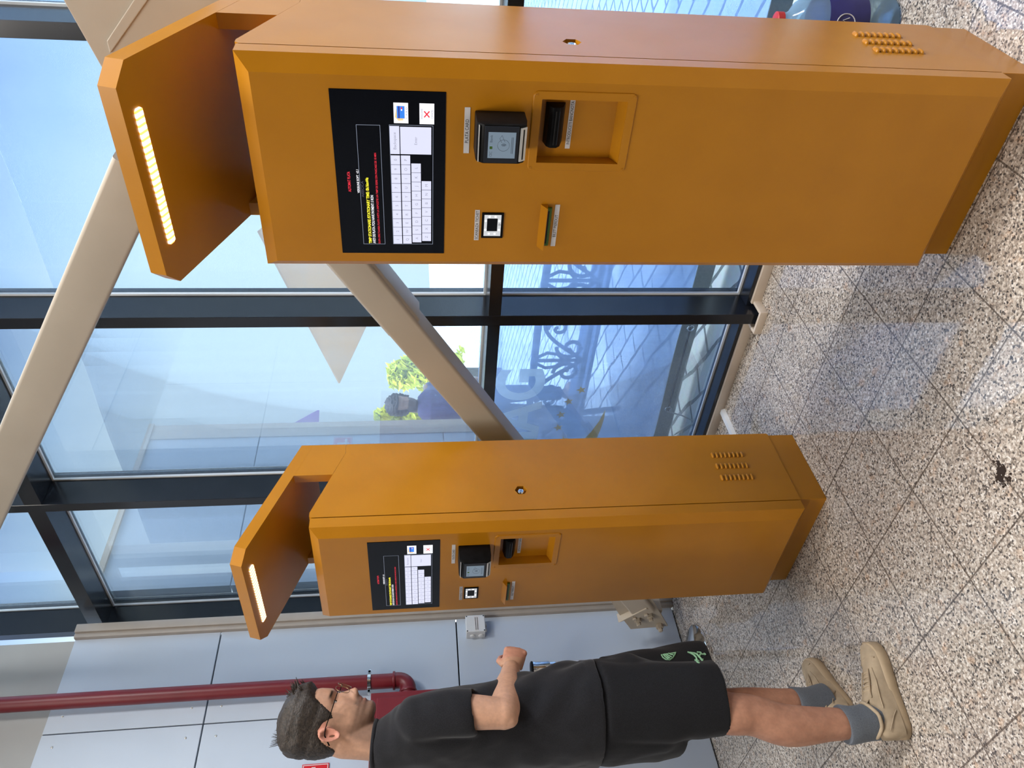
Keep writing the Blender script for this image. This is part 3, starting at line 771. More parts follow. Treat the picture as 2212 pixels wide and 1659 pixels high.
# printed letters, stars and sweep
for ch, x, w in (('M', -3.17, .235), ('A', -2.945, .240), ('G', -2.705, .215)):
    b = MB(); b.text(ch, T(x+oc.x, wob(x)-.006, .795+oc.z) @ FRONT, w, .245, 0, bold=.03); b.build('letter', M['print_cream'], cu)
def star(cx, cz, r):
    return [(cx+(r if i % 2 == 0 else r*.42)*math.sin(PI*i/5), cz+(r if i % 2 == 0 else r*.42)*math.cos(PI*i/5)) for i in range(10)]
for X, Y in ((1200, 990), (1030, 1135), (925, 1300), (890, 1465), (965, 1625)):
    p = on(1060+X/6.143, 680+Y/6.143, 1, YC); patch(star(p.x, p.z, .027), M['print_gold'], wob(p.x)-.009, 'star')
sw = [on(1060+X/6.143, 680+Y/6.143, 1, YC) for X, Y in ((1512, 1225), (1500, 1330), (1465, 1440), (1420, 1560), (1360, 1680), (1310, 1760), (1110, 1760), (1230, 1620), (1340, 1500), (1430, 1380))]
patch([(p.x, p.z) for p in sw], M['print_gold'], -.02, 'sweep')

# park bench behind the curtain
YBn = 3.42
bn = tag(empty('garden_bench', (-2.6, YBn, -.02)), 'ornate dark iron bench with scrollwork back outside, behind the blue curtain', 'bench')
bn.rotation_euler = (0, 0, -.06)
xl, xr = -1.15, 1.25
b = MB(); b.tube([(xl, 0, .72), (xl*.5, 0, .765), (0, 0, .775), (xr*.5, 0, .765), (xr, 0, .72)], .022, 12); b.build('top_rail', M['iron'], bn, smooth=60)
b = MB(); b.box(xl, xr, -.014, .014, .455, .485, 0, .004); b.build('lower_rail', M['iron'], bn)
def spiral(cx, cz, r, turns, a0, sgn=1, n=26):
    return [(cx+r*(1-.85*t)*math.cos(a0+sgn*turns*2*PI*t), 0, cz+r*(1-.85*t)*math.sin(a0+sgn*turns*2*PI*t)) for t in [i/n for i in range(n+1)]]
b = MB()
nS = 4
for i in range(nS):
    cx = xl+.32+(xr-xl-.64)*i/(nS-1)
    for s in (-1, 1):
        b.tube(spiral(cx+s*.10, .565, .085, 1.3, PI/2, s, 34), .0115, 8)
        b.tube([(cx, 0, .485)]+[(cx+s*(.02+.25*q), 0, .50+.235*math.sin(q*1.5)) for q in [k/10 for k in range(1, 11)]], .012, 8)
        b.tube(spiral(cx+s*.245, .655, .06, 1.2, PI/2, -s, 30), .010, 8)
        b.tube([(cx+s*.02, 0, .765), (cx+s*.06, 0, .70), (cx+s*.05, 0, .64), (cx+s*.005, 0, .60)], .010, 8)
    b.tube([(cx, 0, .47), (cx, 0, .77)], .011, 8)
b.build('scroll_panel', M['iron'], bn, smooth=60)
for k in range(5):
    b = MB(); b.box(xl+.02, xr-.02, .03+k*.082, .095+k*.082, .40-k*.004, .425-k*.004, 0, .006); b.build('seat_slat', M['slat'], bn)
for x in (xl, xr):
    b = MB()
    b.tube([(x, 0, .74), (x, -.01, .45), (x, .02, .30), (x, -.05, .0)], .021, 8); b.tube([(x, .40, .41), (x, .43, .2), (x, .45, .0)], .021, 8); b.tube([(x, .0, .40), (x, .42, .40)], .018, 8)
    b.tube([(x, 0, .62), (x, .15, .66), (x, .35, .64), (x, .42, .58), (x, .40, .41)], .016, 8)
    b.build('end_frame', M['iron'], bn, smooth=60)

# beige shade sail / awning outside
ss = MB()
def far_pt(x, y, dep): d = ray(x, y); return CAM+d*(dep/math.hypot(d.x, d.y))
tip, near, rgt, far = far_pt(734, 828, 6.6), far_pt(560, 500, 4.6), far_pt(700, 380, 6.5), far_pt(822, 640, 7.2)
grid = []
for i in range(13):
    row = []
    for j in range(13):
        u, v = i/12, j/12
        p = tip*(1-u)*(1-v)+near*u*(1-v)+far*(1-u)*v+rgt*u*v
        p.z += .10*math.sin(PI*u)*math.sin(PI*v); row.append(p)
    grid.append(row)
b = MB()
b.loft([r+[p+Vector((0, 0, .012)) for p in r[::-1]] for r in grid]); so = b.build('shade_sail', M['sail'], smooth=60)
tag(so, 'beige canvas shade sail corner hanging outside beyond the middle window', 'awning')

# purple umbrella tip showing past the end of the mirrored wall
PU = speckle(mat('purple_canvas', (.30, .16, .42), .8), 20, .15)
A_, B_, C_ = far_pt(690, 886, 7.6), far_pt(600, 935, 7.4), far_pt(688, 935, 8.4)
um = tag(empty('umbrella', ((A_.x+B_.x)/2-.35, (A_.y+B_.y)/2+.1, -.02)), 'purple umbrella corner peeking past the end of the mirrored wall', 'umbrella')
b = MB(); ou = -um.location
ctr = (A_+B_+C_)/3+Vector((-.5, .1, .35))
for P_, Q_ in ((A_, B_), (B_, C_), (C_, A_)):
    b.loft([[P_+ou, Q_+ou, ctr+ou], [P_+ou+Vector((0, 0, .02)), Q_+ou+Vector((0, 0, .02)), ctr+ou+Vector((0, 0, .02))]])
b.build('canopy', PU, um)
b = MB(); b.tube([Vector((ctr.x, ctr.y, ctr.z))+ou, Vector((ctr.x+ou.x, ctr.y+ou.y, 0))], .022, 10); b.build('pole', M['metal_dark'], um)

# trees beyond the terrace
def leaf_mat(nm, a, b_):
    m = mat(nm, a, .7); t = NT(m); n = t.noise(t.coord(), 6, 3); c = t.ramp(n.outputs['Fac'], [(.3, a), (.7, b_)]); t.link(c, t.b.inputs['Base Color'])
    t.b.inputs['Subsurface Weight'].default_value = 0
    return m
LM = leaf_mat('yellow_green_leaves', (.50, .56, .05), (.95, .85, .06)); BK = speckle(mat('bark', (.12, .09, .06), .9), 20, .3)
def tree(px0, px1, vtop, depth, label, n=2000):
    uc = (px0+px1)/2; d = ray(899, uc); c = CAM+d*(depth/math.hypot(d.x, d.y)); 
    w = abs(px1-px0)/F_PX*depth/2; zt_ = 1.45+(899-vtop)/F_PX*depth
    r = tag(empty('tree', (c.x, c.y, -.02)), label, 'tree', None)
    b = MB(); b.tube([(0, 0, 0), (.03, .02, zt_*.4), (0, 0, zt_*.75)], [.09, .07, .03], 8); b.build('trunk', BK, r)
    b = MB()
    for i in range(n):
        a = random.random()*2*PI; t = random.random()**.5; hz = random.random()
        rad = w*1.05*(1-.55*hz**2)*t*(.75+.35*math.sin(3*a+hz*9)); p = Vector((rad*math.cos(a), rad*math.sin(a)*.8, zt_*(.35+.65*hz)))
        s = .05+.06*random.random(); q = Vector((random.gauss(0, 1), random.gauss(0, 1), random.gauss(0, 1))).normalized(); e = q.orthogonal().normalized(); f = q.cross(e)
        b.faces([p-e*s, p+f*s*.5+q*.02, p+e*s, p-f*s*.5+q*.02], [[0, 1, 2, 3]])
    b.build('crown', LM, r)
tree(755, 862, 842, 13, 'larger yellow green tree far outside, right of the person seen through the glass')
tree(862, 935, 812, 15, 'taller narrow yellow green tree outside behind the left shoulder of the person beyond the glass')

# big blue water bottle behind the nearer kiosk
wb = tag(empty('water_bottle', (-.63, 2.355, 0)), 'large blue plastic water bottle on the floor behind the nearer kiosk', 'bottle')
b = MB(); b.lathe([(.05, .004), (.072, 0), (.083, .012), (.083, .075), (.080, .085), (.083, .095), (.083, .15), (.080, .158), (.083, .166), (.083, .225), (.076, .262), (.055, .295), (.028, .315), (.022, .325), (.022, .335)], (0, 0, 0), 40)
bo = b.build('bottle', M['water'], wb, smooth=45)
b = MB(); b.lathe([(.0835, .10), (.0842, .103), (.0842, .222), (.0835, .225)], (0, 0, 0), 40); lb = b.build('label', M['navy'], wb, smooth=45)
b = MB()
def cyl(a, z, r=.0846): return (r*math.cos(a), r*math.sin(a), z)
b.tube([cyl(math.radians(-75)+.30*math.cos(t), .175+.028*math.sin(t)) for t in [2*PI*i/24 for i in range(24)]], .0016, 5, 0, True)
b.tube([cyl(math.radians(-85), .165), cyl(math.radians(-80), .185), cyl(math.radians(-75), .168), cyl(math.radians(-70), .186), cyl(math.radians(-65), .166)], .0015, 5)
b.build('emblem', M['label'], lb)
b = MB(); b.lathe([(.024, .335), (.024, .355), (.02, .358)], (0, 0, 0), 20); b.build('cap', M['bottlecap'], wb, smooth=45)

# ------------------------------------------------------------------ people
SKIN = mat('skin', (.5, .3, .2), .5, spec=.35)
def skin_nodes(m):
    t = NT(m); a = t.add('ShaderNodeVertexColor'); a.layer_name = 'tone'
    n = t.noise(t.coord(), 90, 4); f = t.ramp(n.outputs['Fac'], [(.3, (.9, .9, .9)), (.7, (1.08, 1.06, 1.04))])
    c = t.mix(1., a.outputs['Color'], f, 'MULTIPLY'); t.link(c, t.b.inputs['Base Color'])
    t.b.inputs['Subsurface Weight'].default_value = .08; t.b.inputs['Subsurface Radius'].default_value = (.012, .005, .003)
    t.bump(n.outputs['Fac'], .08, .001)
skin_nodes(SKIN)
HAIR = mat('dark_brown_hair', (.035, .024, .018), .55)
def hair_nodes(m, a, b_):
    t = NT(m); v = t.coord('Object', (1, 1, 1)); n = t.noise(v, 130, 4); c = t.ramp(n.outputs['Fac'], [(.3, a), (.75, b_)]); t.link(c, t.b.inputs['Base Color'])
    w_ = t.noise(v, 210, 3); t.bump(w_.outputs['Fac'], .5, .004)
hair_nodes(HAIR, (.011, .008, .0065), (.055, .040, .030))
CLOTH = mat('black_cotton', (.012, .012, .014), .85, spec=.2)
def cloth_nodes(m, a, b_):
    t = NT(m); n = t.noise(t.coord(), 420, 2); c = t.ramp(n.outputs['Fac'], [(.3, a), (.7, b_)]); t.link(c, t.b.inputs['Base Color'])
    t.b.inputs['Sheen Weight'].default_value = .12; t.b.inputs['Sheen Roughness'].default_value = .5
    t.bump(n.outputs['Fac'], .12, .001)
cloth_nodes(CLOTH, (.006, .006, .008), (.014, .014, .017))
SHORTS = mat('black_shorts_cotton', (.006, .006, .007), .85, spec=.2); cloth_nodes(SHORTS, (.004, .004, .005), (.010, .010, .012)); SHORTS.node_tree.nodes['Principled BSDF'].inputs['Sheen Weight'].default_value = .06
SOCK = mat('grey_sock', (.10, .11, .13), .9, spec=.2); cloth_nodes(SOCK, (.085, .095, .115), (.13, .145, .165))
SUEDE = speckle(mat('beige_suede', (.36, .28, .19), .85, spec=.2), 30, .14, .1, 300)
SOLE = speckle(mat('beige_rubber', (.40, .30, .19), .6), 40, .06)
GREEN = speckle(mat('green_embroidery', (.24, .44, .26), .8), 120, .2)
EYE = mat('eye_white', (.38, .34, .31), .25); IRIS = mat('iris', (.04, .025, .015), .2)

def ring(c, rx, ry, n=28, e=1., rot=0., tilt=None):
    """horizontal super-ellipse ring"""
    out = []
    for i in range(n):
        a = 2*PI*i/n; ca, sa = math.cos(a), math.sin(a)
        x = rx*math.copysign(abs(ca)**e, ca); y = ry*math.copysign(abs(sa)**e, sa)
        out.append(Vector((c[0]+x*math.cos(rot)-y*math.sin(rot), c[1]+x*math.sin(rot)+y*math.cos(rot), c[2]+(tilt[0]*x+tilt[1]*y if tilt else 0))))
    return out

HP = [  # z from eye level, face front y, back y, half width
    (-.124, .066, .030, .022), (-.118, .084, .012, .036), (-.106, .0905, -.006, .044), (-.093, .0865, -.022, .0505), (-.083, .0905, -.034, .0545), (-.076, .0885, -.042, .0565),
    (-.069, .0925, -.050, .0585), (-.058, .090, -.062, .061), (-.045, .0885, -.074, .0635), (-.03, .0865, -.084, .0665), (-.012, .0855, -.094, .0695), (0, .0855, -.099, .0715), (.012, .0925, -.103, .0730), (.03, .0925, -.1065, .0745),
    (.05, .089, -.107, .0745), (.07, .080, -.102, .0715), (.09, .064, -.091, .064), (.105, .045, -.076, .053), (.116, .022, -.055, .038), (.122, .0, -.034, .02)]
def head_rings(grow=None, n=64, zs=None):
    rings = []
    for k in range(73):
        z = -.124+.246*k/72
        if zs and not zs(z): continue
        yf, yb, w_ = lerp_tab(HP, z); yc = (yf+yb)/2-.004; r = []
        for i in range(n):
            a = 2*PI*i/n; s, c = math.sin(a), math.cos(a)
            x = w_*math.copysign(abs(s)**.88, s)
            y = yc+((yf-yc) if c > 0 else (yc-yb))*math.copysign(abs(c)**.86, c)
            if c > 0:
                # nose
                nz = lerp_tab([(-.066, 0.), (-.059, .012), (-.052, .0245), (-.045, .0285), (-.034, .0225), (-.018, .0125), (-.004, .004), (.01, 0.)], z)[0]
                wn = lerp_tab([(-.06, .0125), (-.045, .0115), (-.02, .0075), (0, .006)], z)[0]
                y += nz*math.exp(-(x/wn)**2)
                # nostril wings
                y += .009*math.exp(-((abs(x)-.0125)/.006)**2-((z+.052)/.009)**2)
                # eye sockets, brows, cheekbones, lips
                y -= .0125*math.exp(-((abs(x)-.032)/.016)**2-((z-.001)/.012)**2)
                y += .004*math.exp(-((abs(x)-.028)/.02)**2-((z-.018)/.008)**2)
                y += .004*math.exp(-((abs(x)-.045)/.016)**2-((z+.03)/.02)**2)
                y += .004*math.exp(-(x/.018)**2)*(math.exp(-((z+.071)/.004)**2)+math.exp(-((z+.083)/.0045)**2))
                y -= .0022*math.exp(-(x/.022)**2-((z+.077)/.0022)**2)
            p = Vector((x, y, z))
            if grow: p = grow(p, a)
            r.append(p)
        rings.append(r)
    return rings
def ear_shape(b, s):
    """auricle: thin shell with helix rim, lobe and hollow"""
    c = Vector((s*.0725, -.012, -.014))
    rings = []
    for rr, h in ((.0, .0035), (.35, .0030), (.55, .0035), (.72, .0085), (.86, .0145), (.97, .0145), (1.03, .010), (.95, .004), (.7, .0)):
        r = []
        for i in range(28):
            a = 2*PI*i/28; ca, sa = math.cos(a), math.sin(a)
            ry, rz = .0175*(1+.16*sa), .031
            y = -rr*ry*ca; z = rr*rz*sa
            r.append(c+Vector((s*(h+.45*max(0, -y)*.6), y-.16*z, z)) if False else c+Vector((s*(h*(1 if ca > -.3 else .45)+.38*max(0., -y)), y-.18*z, z)))
        rings.append(r)
    b.loft(rings)

def limb(b, pts, radii, n=20, e=1.):
    """tapered limb along a polyline, densely interpolated"""
    P = [Vector(p) for p in pts]; out = []; rad = []
    k = len(P)
    for i in range(k-1):
        p0, p1, p2, p3 = P[max(i-1, 0)], P[i], P[i+1], P[min(i+2, k-1)]
        for q in range(6):
            t = q/6; t2, t3 = t*t, t*t*t
            out.append(.5*((2*p1)+(p2-p0)*t+(2*p0-5*p1+4*p2-p3)*t2+(3*p1-p0-3*p2+p3)*t3))
            rad.append(radii[i]+(radii[i+1]-radii[i])*(t*t*(3-2*t)))
    out.append(P[-1]); rad.append(radii[-1])
    b.tube(out, rad, n)
    b.ellipsoid(out[0], (rad[0],)*3); b.ellipsoid(out[-1], (rad[-1]*.98,)*3)

def hand(b, wrist, f, up, pal, s=1.):
    """fist-like relaxed hand: f forward, up = thumb side, pal = palm direction"""
    f, up, pal = (Vector(v).normalized() for v in (f, up, pal))
    W = Vector(wrist)
    def P(a, u, p): return W+f*a*s+up*u*s+pal*p*s
    rings = []
    for a, hu, hp, cu in ((-.01, .024, .019, 0), (.02, .029, .018, 0), (.05, .037, .0165, .001), (.08, .040, .0155, .001), (.094, .037, .012, 0)):
        rings.append([P(a, cu+hu*math.cos(t), .004+hp*math.sin(t)) for t in [2*PI*i/20 for i in range(20)]])
    b.loft(rings)
    for k, (u, L) in enumerate(((.0295, 1.), (.0095, 1.08), (-.0105, 1.), (-.0290, .80))):
        j0 = P(.088-.004*abs(k-1.2), u, .002)
        j1 = P(.088+.030*L, u*.96, .026); j2 = P(.088+.022*L, u*.93, .050*L**.5); j3 = P(.066+.004*L, u*.9, .054)
        for a_, c_, ra, rb in ((j0, j1, .0100, .0090), (j1, j2, .0088, .0080), (j2, j3, .0079, .0066)): 
            b.tube([a_, (a_+c_)/2, c_], [ra, (ra+rb)/2*1.01, rb], 12); b.ellipsoid(c_, (rb,)*3, 0, 12, 8)
        b.ellipsoid(j0-f*.001-pal*.001, (.0108,)*3, 0, 12, 8)
    t0, t1, t2, t3 = P(.022, .024, .012), P(.052, .046, .026), P(.082, .047, .040), P(.104, .036, .047)
    for a_, c_, ra, rb in ((t0, t1, .0135, .0115), (t1, t2, .0110, .0098), (t2, t3, .0098, .0078)):
        b.tube([a_, (a_+c_)/2, c_], [ra, (ra+rb)/2, rb], 12); b.ellipsoid(c_, (rb,)*3, 0, 12, 8)

def paint(me, fn):
    ca = me.color_attributes.new('tone', 'FLOAT_COLOR', 'POINT')
    for i, v in enumerate(me.vertices): ca.data[i].color = (*fn(v.co), 1)

def fold(me, fn):
    me.update()
    ns = [v.normal.copy() for v in me.vertices]
    for v, n in zip(me.vertices, ns): v.co += n*fn(v.co)
    me.update()

HC = Vector((.025, .035, 1.722)); HY, HPT = math.radians(-37), math.radians(-17)
HM = Matrix.Translation(HC) @ Matrix.Rotation(HY, 4, 'Z') @ Matrix.Rotation(HPT, 4, 'X')
HI = HM.inverted()

def make_shoe(parent):
    """shoe along +y, heel at y=0, length .295"""
    r = empty('sneaker'); r.parent = parent
    def outline(g=0.):
        tab = [(0, .0), (.008, .020), (.03, .0335), (.08, .0365), (.13, .037), (.18, .0455), (.225, .0515), (.262, .047), (.283, .031), (.295, .0)]
        L = []; N = 26
        for i in range(N+1):
            y = .295*(1-math.cos(PI*i/N))/2; wd = lerp_tab([(a, b_) for a, b_ in tab], y)[0]; L.append((wd, y))
        right = [(w_+g*(1 if w_ > .001 else 0)+.004*math.sin(PI*y/.295), y+(g if y > .15 else -g)*(1 if w_ < .02 else .3)) for w_, y in L]
        left = [(-w_*.94-g, y+(g if y > .15 else -g)*(1 if w_ < .02 else .3)) for w_, y in L[1:-1]][::-1]
        return right+left
    b = MB()
    lev = [(0, -.004), (.004, 0.), (.022, .001), (.033, -.001), (.036, -.006)]
    rings = []
    for z, g in lev: rings.append([(x, y, z+max(0, (y-.24))*.12*(1 if z > .01 else .6)) for x, y in outline(g)])
    b.loft(rings); b.build('sole', SOLE, r, smooth=50)
    b = MB(); rings = []
    prof = [(.006, .029, .085), (.018, .0345, .104), (.045, .0375, .094), (.075, .0385, .090), (.100, .0390, .100), (.118, .0390, .108), (.135, .0392, .097), (.16, .0415, .080), (.19, .045, .069), (.22, .0475, .060), (.25, .045, .054), (.272, .036, .049), (.287, .021, .043)]
    prof = [(.0035, .018, .060)]+prof
    for y, w_, h in prof:
        r_ = []
        for i in range(25):
            a = PI*i/24; ca, sa = math.cos(a), math.sin(a)
            topw = .84 if y < .125 else .75
            wz = w_*(1-(1-topw)*sa**1.5)
            r_.append((wz*math.copysign(abs(ca)**.75, ca)+.002, y, .026+(h-.026)*sa**.62))
        rings.append(r_)
    R = b.loft(rings, 0, False, False)
    for Rr in (R[0], R[-1]): b.bm.faces.new(Rr)
    up = b.build('upper', SUEDE, r, smooth=60)
    # padded collar around the ankle opening, tongue, panels
    b = MB()
    col = []
    for i in range(30):
        a = 2*PI*i/30; x = .0335*math.cos(a)*(1-.25*max(0, math.sin(a))); y = .062+.050*math.sin(a); z = .092+.020*max(0, (y-.07)/.04)+.014*max(0, (.035-y)/.03)
        col.append((x+.002, y, z))
    b.tube(col, .0055, 10, 0, True); b.build('collar', SUEDE, r, smooth=60)
    b = MB()
    b.loft([[(x+.002, y+dy, z+dz-abs(x)*.35) for x in (-.022, -.012, 0, .012, .022)]+[(x+.002, y+dy+.006, z+dz-.005-abs(x)*.35) for x in (.022, .012, 0, -.012, -.022)] for y, z, dy, dz in ((.104, .118, 0, 0), (.112, .108, 0, 0), (.13, .098, 0, 0), (.155, .086, 0, 0))])
    b.build('tongue', SUEDE, r, smooth=60)
    for s in (-1, 1):
        b = MB(); b.tube([(s*.019+.002, .205, .0655), (s*.024+.002, .17, .077), (s*.026+.002, .135, .089), (s*.0285+.002, .118, .092)], .0022, 6)
        b.tube([(s*.030+.002, .205, .058), (s*.036+.002, .165, .062), (s*.038+.002, .12, .07), (s*.037+.002, .085, .072)], .0016, 6)
        b.tube([(s*.0365+.002, .02, .076), (s*.040+.002, .06, .05), (s*.0405+.002, .075, .037)], .0016, 6)
        b.build('stitched_panel', SUEDE, r, smooth=60)
    b = MB(); b.tube([(x+.002, .243-.25*x*x/.045, .053-abs(x)*.25+.003) for x in [-.043+.086*i/12 for i in range(13)]], .0022, 6); b.build('toe_cap', SUEDE, r, smooth=60)
    for k in range(6):
        y = .128+k*.0135; z = .0965-.0058*k
        b = MB(); b.tube([(-.0245+.002, y, z-.012), (-.014+.002, y+.002, z-.0015), (.0+.002, y+.003, z+.001), (.014+.002, y+.002, z-.0015), (.0245+.002, y, z-.012)], .0032, 8, flat=.6)
        b.build('lace', SUEDE, r, smooth=60)
    return r

def make_man():
    root = tag(empty('person', (-2.33, 1.06, 0)), 'man in black T-shirt and shorts, glasses and beige sneakers standing in profile on the left', 'person')
    # ---- continuous body
    b = MB()
    b.loft(head_rings()); ear_shape(b, 1); ear_shape(b, -1)
    bmesh.ops.transform(b.bm, matrix=HM, verts=b.bm.verts)
    nb = Vector((-.005, -.035, 1.50)); jt = HM @ Vector((0, -.028, -.05))
    limb(b, [nb, (nb+jt)/2+Vector((0, .004, 0)), jt], [.066, .058, .060], 24, 1)
    # torso (under the clothes)
    tr = [(.82, .13, .09, 0, 0), (.95, .14, .098, 0, 0), (1.10, .148, .102, 0, .005), (1.25, .158, .106, 0, 0), (1.38, .16, .10, 0, -.005), (1.46, .130, .078, 0, -.015), (1.52, .09, .066, 0, -.03), (1.55, .07, .06, 0, -.035)]
    b.loft([ring((cx, cy, z), rx, ry, 28, .9) for z, rx, ry, cx, cy in tr])
    sh, el, wr = Vector((.168, -.025, 1.465)), Vector((.176, -.045, 1.213)), Vector((.034, .165, 1.160))
    limb(b, [sh, (sh+el)/2+Vector((0, .006, 0)), el], [.034, .050, .043], 20)
    fd = (wr-el).normalized()
    limb(b, [el, el+fd*.06, el+fd*.13, wr-fd*.03, wr], [.044, .0475, .044, .031, .028], 20)
    b.ellipsoid(el+Vector((.004, -.018, -.014)), (.026, .026, .026))
    hand(b, wr+fd*.008, Vector((-.34, .88, -.30)), (.05, .25, 1), (-.88, -.36, .1))
    sh2, el2, wr2 = Vector((-.172, -.01, 1.465)), Vector((-.20, .0, 1.21)), Vector((-.15, .13, 1.06))
    fd2 = (wr2-el2).normalized()
    limb(b, [sh2, (sh2+el2)/2, el2], [.034, .050, .043], 20); limb(b, [el2, el2+fd2*.07, wr2-fd2*.03, wr2], [.044, .046, .031, .028], 20)
    hand(b, wr2+fd2*.008, fd2+Vector((.2, 0, -.9)), (0, 1, .3), (1, -.1, 0))
    LEG = {}
    for nm, hip, knee, calf, ank in (('r', (.090, -.01, .90), (.128, -.070, .54), (.112, -.112, .36), (.116, -.130, .09)), ('l', (-.095, .01, .90), (-.115, .075, .54), (-.118, .060, .36), (-.128, .062, .09))):
        hip, knee, calf, ank = map(Vector, (hip, knee, calf, ank)); LEG[nm] = (hip, knee, calf, ank)
        limb(b, [hip, (hip+knee)/2+Vector((0, .012, 0)), knee, knee+Vector((-.004, -.010, -.08)), calf, calf*.45+ank*.55+Vector((0, .002, 0)), ank+Vector((0, 0, .07)), ank], [.070, .066, .060, .0585, .0595, .047, .038, .038], 24)
        b.ellipsoid(knee+Vector((.004, .034, -.005)), (.034, .028, .042))
        # foot inside the shoe
        fdir = Vector((.19, .98, 0)) if nm == 'r' else Vector((-.47, .88, 0))
        limb(b, [ank+Vector((0, 0, -.047)), ank+fdir*.09+Vector((0, 0, -.056)), ank+fdir*.15+Vector((0, 0, -.062))], [.028, .022, .016], 14)
    me = remesh(b, .0034, 5)
    base = Vector((.50, .285, .19)); dark = Vector((.125, .075, .055)); red = Vector((.52, .21, .155)); leg = Vector((.42, .215, .14))
    def tone(co):
        c = base.copy()
        if co.z > 1.54:
            h = HI @ co
            n_ = noise.noise(h*70)*.12
            # beard shadow on jaw, chin and upper lip
            jaw = max(0., min(1., (-.052-h.z+.10*max(0, .02-h.y)+n_*.06)/.022))*max(0., min(1., (h.y+.035)/.03))
            moust = math.exp(-((h.z+.063)/.006)**2)*(1 if h.y > .075 else 0)
            lip = math.exp(-(h.x/.021)**2)*(math.exp(-((h.z+.071)/.0035)**2)+math.exp(-((h.z+.083)/.004)**2))*(1 if h.y > .08 else 0)
            side = max(0., min(1., (.028-abs(h.y+.0-.028)+.5*max(0, -h.z-.01))/.012))*max(0., min(1., (h.z+.06)/.03))*(1 if h.y < .045 and h.z < .03 else 0)
            bd = min(1., .85*jaw+.75*moust+.35*side*(1 if h.z < -.015 else 1))
            c = c.lerp(dark, bd*.75)
            c = c.lerp(Vector((.42, .16, .13)), min(1, lip)*.7)
            if abs(h.x) > .071 and -.055 < h.z < .025 and -.05 < h.y < .02: c = c.lerp(red, .7)
            if h.y > .112 and h.z < -.03: c = c.lerp(red, .45)
            brow = math.exp(-((abs(h.x)-.030)/.017)**4-((h.z-.0165-.1*abs(abs(h.x)-.03))/.0042)**2)*(1 if h.y > .05 else 0); c = c.lerp(Vector((.03, .02, .015)), min(1, brow*1.1))
        elif co.z < .7:
            c = leg.lerp(Vector((.30, .14, .09)), .35+.45*noise.noise(co*38))
        elif co.y > .21: c = c.lerp(red, .45)
        return c
    paint(me, tone); me.materials.append(SKIN)
    body = link('body', me, root)
    # ---- eyes
    for s in (-1, 1):
        b = MB(); b.ellipsoid((s*.0300, .0610, .0), (.0108,)*3, 0, 20, 14); b.ellipsoid((s*.0300, .0700, -.0005), (.0052, .0030, .0052), 1, 14, 10)
        bmesh.ops.transform(b.bm, matrix=HM, verts=b.bm.verts); b.build('eye', [EYE, IRIS], root, smooth=60)
    # ---- hair: cap grown from the scalp, long on top, clipped sides
    def hairline(p):
        zl = lerp_tab([(-.11, -.068), (-.063, -.060), (-.050, -.030), (-.042, -.004), (-.03, .010), (-.012, .021), (.006, .018), (.020, .006), (.028, -.010), (.040, -.004), (.050, .012), (.058, .030), (.066, .052), (.074, .064), (.10, .066)], p.y)[0]
        if abs(p.x) < .05 and p.y > .05: zl = max(zl, .058)
        return (p.z-zl-.004*noise.noise(p*140))/.011
    def grow(p, a):
        k = max(-1.2, min(1., hairline(p)))
        top = max(0., min(1., (p.z-.040)/.05)); front = max(0., min(1., (p.y+.03)/.09))
        th = .0028+.020*top+.010*top*front
        nse = noise.noise(Vector((p.x*60, p.y*28, p.z*60)))*.0045*(.25+top)+noise.noise(p*160)*.0016
        d = Vector((p.x, p.y+.008, (p.z-.02)*.9)); d = d.normalized() if d.length > 1e-5 else Vector((0, 0, 1))
        return p+d*((th+nse)*max(0, k) if k > 0 else -.006*min(1, -k*1.5))
    b = MB(); b.loft(head_rings(grow, 84, lambda z: z > -.082))
    # tufts
    for i in range(230):
        x = random.uniform(-.05, .05); q = random.random(); y = .075-.15*q; z0 = .088+.035*math.sin(PI*min(1, q*.8+.25))-x*x*9
        L = random.uniform(.018, .034)*(1.15 if q < .25 else .8)
        d = Vector((random.gauss(0, .25), .75-.9*q+random.gauss(0, .2), .75+random.gauss(0, .12))).normalized()
        p0 = Vector((x, y, z0)); b.tube([p0, p0+d*L*.55+Vector((0, .001, 0)), p0+d*L], [.0036, .0026, .0006], 5)
    for i in range(26):
        p0 = Vector((random.gauss(.0, .014), -.066+random.gauss(0, .012), .118)); d = Vector((random.gauss(0, .3), -.35+random.gauss(0, .25), .9)).normalized()
        b.tube([p0, p0+d*.016, p0+d*.034], [.0011, .0008, .0003], 4)
    bmesh.ops.transform(b.bm, matrix=HM, verts=b.bm.verts)
    b.build('hair', HAIR, root, smooth=70)
    # ---- glasses
    gl = empty('glasses'); gl.parent = root
    GM = HM @ Matrix.Rotation(math.radians(-3), 4, 'X')
    b = MB()
    for s in (-1, 1):
        b.tube([GM @ Vector((s*(.034+.026*math.copysign(abs(math.cos(a))**.8, math.cos(a))), .108-.10*(.026*math.cos(a)+.01)*1., -.006+.021*math.copysign(abs(math.sin(a))**.8, math.sin(a)))) for a in [2*PI*i/30 for i in range(30)]], .0009, 6, 0, True)
    b.tube([GM @ Vector(p) for p in ((-.009, .108, -.001), (0, .111, .002), (.009, .108, -.001))], .0013, 6)
    b.build('rim', [speckle(mat('gold_wire', (.30, .22, .11), .3, .8), 30, .1)], gl, smooth=60)
    for s in (-1, 1):
        b = MB(); b.tube([GM @ Vector(p) for p in ((s*.060, .103, .004), (s*.0725, .095, .004), (s*.0775, .05, .003), (s*.0785, .0, .003), (s*.079, -.018, -.002), (s*.077, -.040, -.024))], [.0014, .0018, .0018, .0020, .0024, .0026], 8, flat=.7)
        b.build('temple', M['black'], gl, smooth=60)
    # ---- T-shirt
    b = MB()
